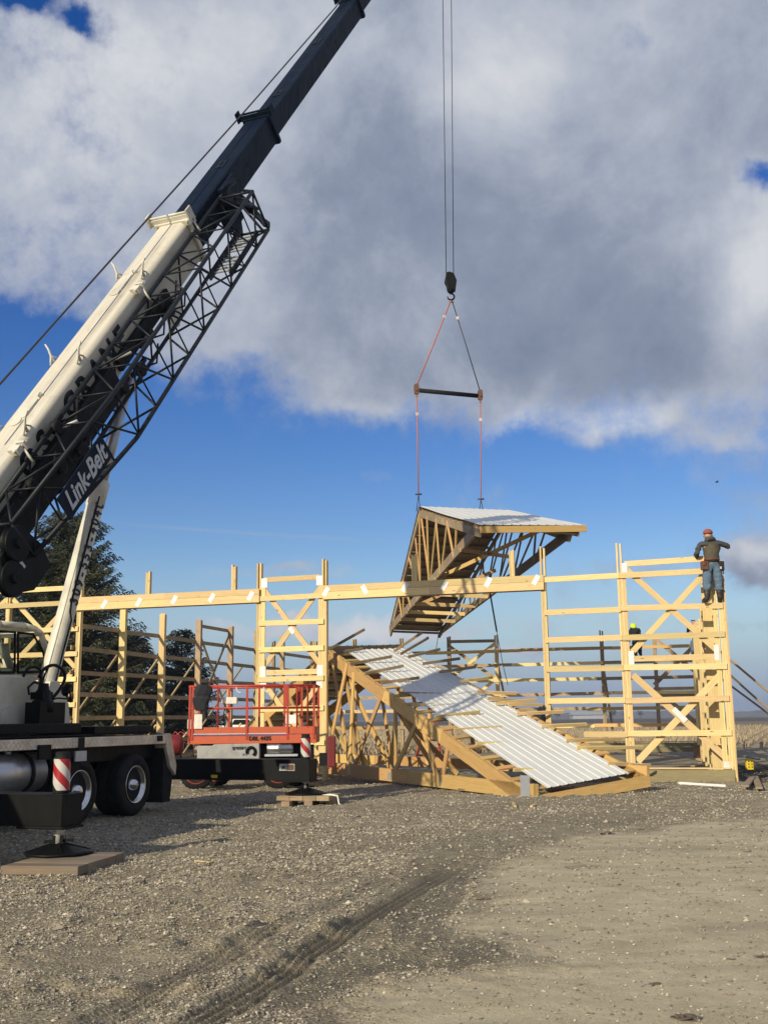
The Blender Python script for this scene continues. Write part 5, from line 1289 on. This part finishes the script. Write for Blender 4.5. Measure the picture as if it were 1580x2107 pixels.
# ================================================================== PEOPLE
FOLD = {'denim': (.022, 15), 'vest': (.022, 8), 'hood': (.022, 12), 'blackcloth': (.022, 10), 'hivis': (.02, 9), 'boot': (.010, 12)}
def skin(name, chains, m, parent, sub=2):
    """chains of (x,y,z,r) joints grown into one smooth surface; the first joint of a chain may be an index into the first list"""
    me = bpy.data.meshes.new(name+'_s'); vs = []; es = []; rs = []; rl = rootloc(parent)
    for ch in chains:
        prev = None
        for j in ch:
            if isinstance(j, int): prev = j; continue
            vs.append((j[0], j[1], j[2])); rs.append(j[3] if len(j) == 4 else (j[3], j[4])); i = len(vs)-1
            if prev is not None: es.append((prev, i))
            prev = i
    me.from_pydata(vs, es, []); o = bpy.data.objects.new(name+'_s', me); COL.objects.link(o)
    s = o.modifiers.new('skin', 'SKIN'); s.use_smooth_shade = True; s.branch_smoothing = .4
    for i, r in enumerate(rs): me.skin_vertices[0].data[i].radius = (r, r) if not isinstance(r, tuple) else r
    me.skin_vertices[0].data[0].use_root = True
    sub = sub+(m in FOLD)
    q = o.modifiers.new('sub', 'SUBSURF'); q.levels = sub; q.render_levels = sub
    dg = bpy.context.evaluated_depsgraph_get(); me2 = bpy.data.meshes.new_from_object(o.evaluated_get(dg)); me2.name = name
    bpy.data.objects.remove(o); bpy.data.meshes.remove(me)
    me2.materials.clear(); me2.materials.append(M[m])
    if m in FOLD:
        from mathutils import noise as mn
        amp, fz = FOLD[m]
        nn_ = [v.normal.copy() for v in me2.vertices]
        for v, nv in zip(me2.vertices, nn_):
            q_ = Vector((v.co.x*6, v.co.y*6, v.co.z*fz)); v.co += nv*amp*(mn.noise(q_)+.6*mn.noise(q_*2.3))
    for p in me2.polygons: p.use_smooth = True
    r = bpy.data.objects.new(name, me2); COL.objects.link(r); r.parent = parent
    return r
def person(base, label, S_, pose, cols, yaw=0, group=None, extras=True):
    """pose: dict of joint positions in metres, x right / y away / z up, feet at z 0"""
    root = thing('person', base, label, 'person', group)
    c, s = math.cos(yaw), math.sin(yaw)
    def T(p, *r): p = Vector(p)*S_; return (p.x*c-p.y*s, p.x*s+p.y*c, p.z, *[k*S_ for k in r])
    g = pose
    mid = lambda a, b_, t=.5: tuple(Vector(g[a]).lerp(Vector(g[b_]), t))
    body = [[T(g['pelvis'], .11), T(mid('pelvis', 'chest'), .10), T(g['chest'], .11), T(g['neck'], .058), T(g['head'], .098), T(g['crown'], .082)]]
    for sd in 'LR':
        body.append([0, T(g['hip'+sd], .092), T(g['knee'+sd], .060), T(mid('knee'+sd, 'ank'+sd, .35), .056), T(g['ank'+sd], .038), T(g['toe'+sd], .034)])
        body.append([2, T(g['sh'+sd], .045), T(g['el'+sd], .038), T(g['wr'+sd], .027), T(g['hd'+sd], .034)])
    # root body and its fingers are one mesh
    for sd in 'LR':
        h = Vector(g['hd'+sd]); w0 = Vector(g['wr'+sd]); d = (h-w0).normalized(); sx_ = d.cross(Vector((0, 0, 1)) if abs(d.z) < .8 else Vector((0, 1, 0))).normalized(); dn = d.cross(sx_)
        idx = 6+(9 if sd == 'L' else 18)-1
        for k, ln in enumerate((.070, .08, .075, .06)):
            o_ = sx_*(-.030+k*.020)
            body.append([idx, T(h+o_+d*.035, .0095), T(h+o_*1.1+d*(.035+ln*.55)+dn*.012, .0085), T(h+o_*1.1+d*(.035+ln*.8)+dn*.045, .007)])
        body.append([idx, T(h-sx_*.045+d*.0, .011), T(h-sx_*.065+d*.035+dn*.02, .009)])
    bo = skin('body', body, cols['skin'], root, 1)
    # face features
    hd = Vector(g['head']); fwd = Vector(g.get('face', (0, 1, 0)))
    b = MB(); p = Vector(T(hd+fwd*.098)[:3])+rootloc(root); fv = Vector((fwd.x*c-fwd.y*s, fwd.x*s+fwd.y*c, fwd.z)); rv = fv.cross(Z).normalized()
    b.prism([p+rv*.014*S_-Z*.03*S_, p-rv*.014*S_-Z*.03*S_, p+Z*.02*S_], fv*.022*S_)
    for k in (-1, 1): b.lathe(p+rv*k*.03*S_+Z*.012*S_-fv*.012*S_, fv, [(0, .012*S_), (.012*S_, .008*S_)], 8, 1)
    for k in (-1, 1): b.lathe(Vector(T(hd)[:3])+rootloc(root)+rv*k*.092*S_, rv*k, [(0, .028*S_), (.014*S_, .022*S_)], 8)
    b.cbox(p-Z*.05*S_-fv*.006*S_, rv*.022*S_, Z*.005*S_, fv*.006*S_, 2)
    b.build('face', [cols['skin'], 'black', 'leather'], root)
    # clothes
    def sh(name, m, chs, sub=2): return skin(name, chs, m, root, sub)
    sh('sweater', cols['sleeve'], [[T(g['chest'], .165), T(mid('chest', 'neck', .55), .13), T(mid('chest', 'neck', .9), .08)]]+[[0, T(g['sh'+sd], .090), T(mid('sh'+sd, 'el'+sd, .6), .074), T(g['el'+sd], .068), T(mid('el'+sd, 'wr'+sd, .6), .05), T(g['wr'+sd], .042)] for sd in 'LR'])
    sh('vest', cols['vest'], [[T(mid('pelvis', 'chest', -.05), .178), T(mid('pelvis', 'chest', .3), .180), T(mid('pelvis', 'chest', .7), .192), T(g['chest'], .208), T(mid('chest', 'neck', .55), .155)], [3, T(mid('chest', 'shL', .75), .110)], [3, T(mid('chest', 'shR', .75), .110)]])
    sh('trousers', cols['trousers'], [[T(g['pelvis'], .160), T(mid('pelvis', 'chest', .2), .148)]]+[[0, T(g['hip'+sd], .125), T(mid('hip'+sd, 'knee'+sd, .5), .112), T(g['knee'+sd], .098), T(mid('knee'+sd, 'ank'+sd, .35), .098), T(mid('knee'+sd, 'ank'+sd, .58), .092)] for sd in 'LR'])
    for sd in 'LR': sh('boot', cols['boot'], [[T(mid('knee'+sd, 'ank'+sd, .22), .082), T(mid('knee'+sd, 'ank'+sd, .7), .072), T(g['ank'+sd], .062), T(g['toe'+sd], .052)]], 2)
    return root, T
std = dict(pelvis=(0, 0, .93), chest=(0, .03, 1.30), neck=(0, .05, 1.50), head=(0, .07, 1.63), crown=(0, .07, 1.72),
    hipL=(-.10, 0, .87), kneeL=(-.12, .02, .48), ankL=(-.12, 0, .09), toeL=(-.18, .12, .04), hipR=(.10, 0, .87), kneeR=(.12, .02, .48), ankR=(.13, 0, .09), toeR=(.15, .13, .04),
    shL=(-.19, .03, 1.43), elL=(-.33, .05, 1.17), wrL=(-.24, .22, 1.02), hdL=(-.18, .30, 1.00), shR=(.19, .03, 1.43), elR=(.41, .08, 1.30), wrR=(.28, .26, 1.40), hdR=(.20, .33, 1.43))
wp = pl(1470, 1240, Cn-V_*.12, V_); wp.z = 4.28+.06
WS = 1.05
w1, T1 = person(wp, 'worker in rust cap, olive vest and jeans standing high on the corner girt, back turned', WS,
    dict(std, ankL=(-.15, -.0, .09), kneeL=(-.13, .04, .48), toeL=(-.22, .10, .03), chest=(.02, .05, 1.28), neck=(.0, .10, 1.49), head=(-.01, .13, 1.60), crown=(-.01, .12, 1.70), shL=(-.21, .05, 1.41), elL=(-.30, .10, 1.16), wrL=(-.24, .26, 1.10), hdL=(-.18, .32, 1.09), shR=(.21, .05, 1.42), elR=(.44, .12, 1.33), wrR=(.30, .24, 1.38), hdR=(.22, .30, 1.42)),
    dict(skin='skin', sleeve='hood', vest='vest', trousers='denim', boot='boot'))
W1 = Vector(wp); w1.scale = (1.08, 1.0, 1.0)
def at1(x, y, z): return W1+Vector(T1((x, y, z))[:3])
skin('hood', [[T1((.0, .02, 1.42), .15), T1((.0, .06, 1.50), .135), T1((-.01, .08, 1.57), .105)]], 'hood', w1, 2)
b = MB(); c = at1(-.01, .12, 1.66); b.lathe(c-Z*.01, Z, [(0, .108), (.04, .11), (.08, .095), (.115, .06), (.13, .015)], 24); b.prism([c+Vector((.07*math.cos(t)*1.1, .09+.09*math.sin(t), .0)) for t in [k*math.pi/8 for k in range(9)]], Z*.012); b.build('cap', 'cap', w1)
b = MB(); b.lathe(at1(0, 0, .985), Z, [(0, .168*WS), (.05, .168*WS)], 24); b.build('belt', 'leather', w1)
b = MB(); b.box(at1(-.26, -.12, .76), (.17, 0, 0), (0, .12, 0), Z*.22); b.box(at1(-.23, -.14, .86), (.08, 0, 0), (0, .03, 0), Z*.1); b.build('tool_pouch', 'leather', w1, bevel=.02)
b = MB(); b.box(at1(.13, -.1, .74), (.12, 0, 0), (0, .12, 0), Z*.24); b.build('tool_pouch', 'blackcloth', w1, bevel=.02)
b = MB(); b.cbox(at1(.15, -.13, .80), (.02, 0, 0), (0, .012, 0), Z*.03); b.build('pouch_tag', 'decal_white', w1)

def onback(x, y, dn=-.15): P = pl(x, y, Bo+V_*dn, V_); return P
p2 = onback(1310, 1357); p2.z = 3.97
w2, T2 = person(p2, 'worker in lime green hood and black jacket standing on the back wall girt', .93,
    dict(std, chest=(-.05, .10, 1.26), neck=(-.05, .16, 1.45), head=(-.05, .20, 1.60), crown=(-.05, .20, 1.68), ankL=(-.0, 0, .09), kneeL=(-.06, .05, .48), ankR=(.22, 0, .09), kneeR=(.15, .02, .48), elL=(-.26, .12, 1.08), wrL=(-.2, .3, .95), hdL=(-.2, .36, .9), elR=(.2, .15, 1.08), wrR=(.1, .3, .95), hdR=(.08, .36, .9)),
    dict(skin='skin', sleeve='blackcloth', vest='blackcloth', trousers='blackcloth', boot='boot'))
skin('hood', [[T2((-.04, .08, 1.38), .15), T2((-.05, .17, 1.58), .16), T2((-.05, .17, 1.69), .12)]], 'hivis', w2, 2)
p3 = onback(1432, 1354); p3.z = 3.97
w3, T3 = person(p3, 'worker dressed in black standing on the back wall girt nearest the corner post', .95,
    dict(std, elL=(-.27, .15, 1.15), wrL=(-.16, .34, 1.15), hdL=(-.12, .42, 1.15), elR=(.27, .15, 1.15), wrR=(.16, .34, 1.15), hdR=(.12, .42, 1.15), ankL=(-.13, 0, .09), ankR=(.15, 0, .09)),
    dict(skin='skin', sleeve='blackcloth', vest='blackcloth', trousers='denim', boot='boot'))
skin('knit_hat', [[T3((0, .06, 1.64), .112), T3((0, .06, 1.70), .098)]], 'blackcloth', w3, 2)
p4 = dp(1112, 1490, 29.3); p4.z = .35
w4, T4 = person(p4, 'person in dark hooded jacket bending behind the fallen roof by the door post', 1.0,
    dict(std, pelvis=(-.12, -.05, .92), chest=(.0, .05, 1.22), neck=(.08, .12, 1.38), head=(.12, .18, 1.48), crown=(.13, .2, 1.56), shL=(-.17, .1, 1.33), elL=(-.28, .22, 1.05), wrL=(-.18, .4, .9), hdL=(-.15, .46, .85), shR=(.19, .1, 1.33), elR=(.26, .25, 1.05), wrR=(.18, .4, .9), hdR=(.15, .46, .85)),
    dict(skin='skin', sleeve='blackcloth', vest='blackcloth', trousers='blackcloth', boot='boot'))
skin('hood', [[T4((.03, .05, 1.34), .15), T4((.12, .15, 1.48), .14), T4((.13, .17, 1.56), .10)]], 'blackcloth', w4, 2)

# ================================================================== SPRUCES
def spruce(name, x, Y, H, R, seed, label, dens=1.0, z_low=.4, lean=0, flat=0, ex=.75):
    r = np.random.default_rng(seed); c = Vector((x, Y, 0)); root = thing(name, c, label, 'tree', 'spruces behind the left wall')
    b = MB(); b.tube([c, c+Z*H*.5+Vector((.05, 0, 0)), c+Z*H*.97], [R*.055, R*.035, .02], 10); b.build('trunk', 'bark', root)
    V = []; Fc = []; Tb = MB()
    nb = int(150*dens*H/9)
    for i in range(nb):
        u = r.random()**.8; z = z_low+(H-z_low)*u; az_ = r.random()*6.283
        prof = (1-u)**ex*(1 if u > .1 else .85+u)
        L = R*prof*(.75+.4*r.random())+.25
        if flat: L = max(L, .3)
        d = np.array([math.cos(az_), math.sin(az_), 0]); pitch = .25-.75*(1-u)+.2*(r.random()-.5)+.35*(u > .85)
        n = max(4, int(L/.11)); p = np.array([c.x, c.y, z]); pts = []
        for k in range(n+1):
            f = k/n; q = p+d*L*f+np.array([0, 0, L*(pitch*f*.55+.28*f*f)]); pts.append(q)
        if i % 2 == 0 and L > .8: Tb.tube([tuple(q) for q in pts[::max(1, n//4)]], .022, 4)
        sdv = np.array([-d[1], d[0], 0])
        for k in range(1, n+1):
            f = k/n; base_ = pts[k]
            for sgn_ in (-1, 1, 0):
                ln = (.18+.62*(1-f)*L*.42)*(.6+.7*r.random()) if sgn_ else .25
                dirv = d*(.55+.3*r.random())+sdv*sgn_*(.8+.3*r.random())+np.array([0, 0, -.18-.35*r.random()]); dirv /= np.linalg.norm(dirv)
                m = max(2, int(ln/.13))
                for j in range(m):
                    o_ = base_+dirv*ln*(j+.5*r.random())/m+np.array([0, 0, -.10*(j/m)])+(r.random(3)-.5)*.05
                    for q in range(2):
                        sp_ = dirv*(.11+.07*r.random())+(r.random(3)-.5)*.13; wd = np.cross(sp_, r.random(3)-.5); wd = wd/(np.linalg.norm(wd)+1e-9)*(.018+.018*r.random())
                        i0 = len(V); V += [o_-wd, o_+wd, o_+sp_+wd*.2, ]; Fc.append((i0, i0+1, i0+2))
    V = np.array(V)-np.array(c)[None]; me = np_mesh('crown', V, np.array(Fc), False); me.materials.append(M['needle'])
    o = bpy.data.objects.new('crown', me); COL.objects.link(o); o.parent = root
    if Tb.v: Tb.build('branches', 'bark', root)
    return len(Fc)
X_ = lambda x, Y: dp(x, 1400, Y).x
nf = spruce('spruce_tree', X_(128, 47), 47, 10.4, 4.1, 5, 'tall dark spruce rising behind the crane cylinder and left wall', 2.6, ex=.58)
nf += spruce('spruce_tree', X_(372, 54), 54, 5.9, 2.3, 9, 'shorter spruce behind the side wall, left of the window bay', 1.9)
nf += spruce('spruce_tree', X_(262, 50), 50, 5.6, 2.9, 12, 'broad low spruce filling the gap between the tall and the shorter one', 1.8, .2)
nf += spruce('spruce_tree', X_(-20, 50), 50, 7.5, 3.2, 14, 'dark spruce seen through the cab glass at the left edge', 1.2)
print('needles', nf)

# ================================================================== SMALL THINGS ON THE SITE
lad = thing('step_ladder', dp(868, 1560, 33.5)*1.0, 'red step ladder standing inside the frame behind the broken webs', 'ladder')
Yl = 33.0; b = MB()
for (a, c_) in (((875, 1484), (855, 1562)), ((897, 1484), (908, 1564)), ((884, 1484), (880, 1562))):
    b.board(dp(*a, Yl), dp(*c_, Yl+(.6 if a[0] == 884 else 0)), .06, .03)
b.build('rails', 'red', lad); b = MB()
for k in range(5): f = (k+.5)/5; b.board(dp(lerp_(875, 855, f), lerp_(1484, 1562, f), Yl), dp(lerp_(897, 908, f), lerp_(1484, 1564, f), Yl), .05, .04)
b.build('treads', 'red', lad)
bx = thing('cardboard_box', gp(1450, 1562), 'brown open cardboard box on the ground beneath the right bay', 'box')
c = gp(1450, 1562); b = MB(); b.box(c+Vector((-.27, 0, 0)), (.54, .05, 0), (-.04, .4, 0), Z*.46); b.build('carton', 'cardboard', bx, bevel=.01)
b = MB(); b.box(c+Vector((-.27, -.02, .46)), (.54, .05, 0), (0, -.16, .05), Z*.006); b.box(c+Vector((-.29, 0, .46)), (-.12, 0, .08), (-.03, .4, 0), Z*.006); b.build('flap', 'cardboard', bx)
c = gp(1445, 1617); b = MB(); b.box(gp(1397, 1614, .01), gp(1493, 1620, .01)-gp(1397, 1614, .01), (0, .16, 0), Z*.05); b.box(gp(1397, 1614, .06), gp(1493, 1620, .06)-gp(1397, 1614, .06), (0, .03, 0), Z*.02)
o = b.build('trim_channel', 'vinyl', None); props(o, 'long white metal trim channel lying on the ground before the right bay', 'trim')
yb = thing('perforated_block', gp(1545, 1591), 'bright yellow block with two columns of dark holes standing in the mud', 'block')
c = gp(1545, 1591); b = MB(); b.box(c+Vector((-.10, 0, .02)), (.20, 0, 0), (0, .16, 0), Z*.36); b.build('shell', 'decal_yellow', yb, bevel=.025)
b = MB()
for i_ in range(2):
    for j in range(4): b.lathe(c+Vector((-.045+i_*.09, -.001, .08+j*.08)), (0, -1, 0), [(0, .018), (.004, .018)], 10)
b.build('holes', 'dark', yb)
def plank(x0, y0, x1, y1, label, m='pine', w_=.14, t=.045, z=.05, grp='scrap boards on the ground', name='scrap_board', z1=None):
    b = MB(); b.board(gp(x0, y0, z), gp(x1, y1, z if z1 is None else z1), t, w_, up=Z); o = b.build(name, m, None); props(o, label, 'board', grp); return o
plank(1548, 1600, 1534, 1618, 'short board lying in mud below the yellow block, left of a pair', 'grey', z=.10)
plank(1553, 1598, 1562, 1622, 'short board lying in mud below the yellow block, right of a pair', 'old_shaded', z=.08)
plank(1533, 1556, 1560, 1563, 'grey board half sunk in the black mud above the yellow block', 'grey', z=.2)
plank(1425, 1577, 1462, 1572, 'scrap board leaning left of the cardboard box', 'old_shaded', z=.05)
plank(1435, 1562, 1480, 1576, 'scrap board crossed over others near the corner post', 'pine', z=.08, z1=.02)
plank(1462, 1560, 1484, 1572, 'stubby offcut on the scrap heap beside the corner post', 'old_shaded', z=.16)
plank(1440, 1570, 1470, 1566, 'thin offcut at the bottom of the scrap heap', 'grey', z=.04)
plank(930, 1617, 952, 1626, 'dark offcut shimmed below the fallen bottom chord', 'grey', z=.04)
plank(752, 1570, 820, 1600, 'loose plank on the ground inside the fallen truss', 'truss', z=.1)
plank(402, 1771, 432, 1775, 'small pale sliver of wood on the gravel in the foreground', 'pine', w_=.03, t=.012, z=.02)
plank(1055, 1652, 1060, 1660, 'small wood chip just left of the fallen corner', 'pine', w_=.05, t=.03, z=.03)
plank(1093, 1660, 1101, 1656, 'small wood chip just right of the fallen corner', 'pine', w_=.05, t=.03, z=.03)
for (x, y, sz, lab, m) in ((1134, 1754, .04, 'single pale round stone on the dirt lane', 'vinyl'), (1229, 1812, .055, 'dark clod of earth with a stick on the dirt lane', 'dark'), (1247, 1716, .11, 'low dark heap of earth near the lane\'s far edge', 'dark'), (995, 1852, .07, 'flat dark clod in the middle of the lane', 'dark'), (1345, 2029, .06, 'dark clod at the lower right of the lane', 'dark'), (1408, 2095, .08, 'dark clod at the bottom edge of the picture', 'dark'), (1503, 1977, .045, 'small dark clod right of the lane centre', 'dark'), (1568, 1972, .06, 'dark clod at the right edge of the picture', 'dark')):
    c = gp(x, y); b = MB(); V8 = []; 
    for i_ in range(7):
        v = i_/6*math.pi
        for k in range(10):
            t = k/10*6.283; rr = sz*.8*(.35+1.0*random.random()); V8.append(c+Vector((rr*math.sin(v)*math.cos(t)*1.3, rr*math.sin(v)*math.sin(t), rr*math.cos(v)*(.75 if m == 'vinyl' else .3))))
    b.v = V8
    for i_ in range(6):
        for k in range(10): b.quad((i_*10+k, i_*10+(k+1) % 10, (i_+1)*10+(k+1) % 10, (i_+1)*10+k))
    o = b.build('pebble' if m == 'vinyl' else 'dirt_clod', 'stone' if m == 'vinyl' else M['bark'], None); props(o, lab, 'stone' if m == 'vinyl' else 'clod', None if m == 'vinyl' else 'clods of earth on the lane')
# bird high at the right
c = dp(1475, 992, 70); b = MB(); b.lathe(c-Vector((.12, 0, 0)), (1, 0, .1), [(0, .01), (.06, .045), (.14, .05), (.22, .02), (.26, .01)], 10)
b.prism([c+Vector((-.03, 0, .02)), c+Vector((.05, 0, .03)), c+Vector((.0, -.22, .10))], Z*.01); b.prism([c+Vector((-.03, 0, .02)), c+Vector((.05, 0, .03)), c+Vector((.0, .22, .10))], Z*.01)
o = b.build('bird', 'dark', None); props(o, 'tiny dark bird in the blue above the right bay', 'bird')
# farmstead and vehicles far off
fs = thing('farm_building', dp(1215, 1478, 900), 'low white farm shed far away on the horizon', 'building')
c = dp(1215, 1481, 900); c.z = 0; b = MB(); b.box(c+Vector((-14, 0, 0)), (28, 0, 0), (0, 14, 0), Z*3.2); b.build('wall', 'galv', fs)
b = MB(); b.prism([c+Vector((-15, -1, 3.2)), c+Vector((-15, 15, 3.2)), c+Vector((-15, 7, 6))], (30, 0, 0)); b.build('roof', 'liftgrey', fs)
for (dx, s_) in ((-24, 7), (-34, 9), (22, 8), (32, 6), (45, 7)):
    cc = c+Vector((dx, 20, 0)); root = thing('farm_tree', cc, 'bare round tree beside the far white shed', 'tree', 'trees beside the far shed')
    b = MB(); b.tube([cc, cc+Z*s_*.5], .3, 6); b.build('trunk', 'bark', root)
    b = MB()
    for k in range(60):
        d = Vector((random.gauss(0, 1), random.gauss(0, 1), random.gauss(0, .8))).normalized()*random.uniform(.3, 1)*s_*.5; b.board(cc+Z*s_*.5, cc+Z*s_*.62+d, .5, .5)
    b.build('crown', 'farwood', root)
cc = gp(496, 1496); cc = dp(496, 1490, 110); cc.z = 0
pk = thing('pickup_truck', cc, 'small white pickup far off, seen through the lift rails', 'pickup')
b = MB(); b.prism([cc+Vector(p) for p in ((-2.7, 0, .5), (2.7, 0, .5), (2.7, 0, 1.0), (1.5, 0, 1.15), (.8, 0, 1.8), (-.8, 0, 1.8), (-1.1, 0, 1.15), (-2.7, 0, 1.15))], (0, 1.8, 0)); b.build('body', 'vinyl', pk, bevel=.08)
b = MB(); b.prism([cc+Vector(p) for p in ((-.9, -.01, 1.2), (1.3, -.01, 1.2), (.75, -.01, 1.7), (-.7, -.01, 1.7))], (0, .01, 0)); b.build('window', 'black', pk)
for dx in (-1.7, 1.8):
    b = MB(); b.lathe(cc+Vector((dx, -.03, .4)), (0, 1, 0), [(0, .38), (.3, .38)], 20); b.build('wheel', 'rubber', pk)
# ================================================================== AIR
def f_haze():
    m = bpy.data.materials.new('haze'); m.use_nodes = True; n = NT(m.node_tree); n.n.clear()
    v = n.node('ShaderNodeVolumePrincipled'); v.inputs['Color'].default_value = (.62, .72, .92, 1); v.inputs['Density'].default_value = HAZE; v.inputs['Anisotropy'].default_value = .2
    o = n.node('ShaderNodeOutputMaterial'); n.l.new(v.outputs[0], o.inputs['Volume']); return m
HAZE = .00032
b = MB(); b.box((-6400, -75, -1.5), (12800, 0, 0), (0, 3900, 0), (0, 0, 50))
hz = b.build('haze', f_haze(), None); props(hz, 'thin bluish air that pales the far fields and woods', 'haze', kind='stuff')
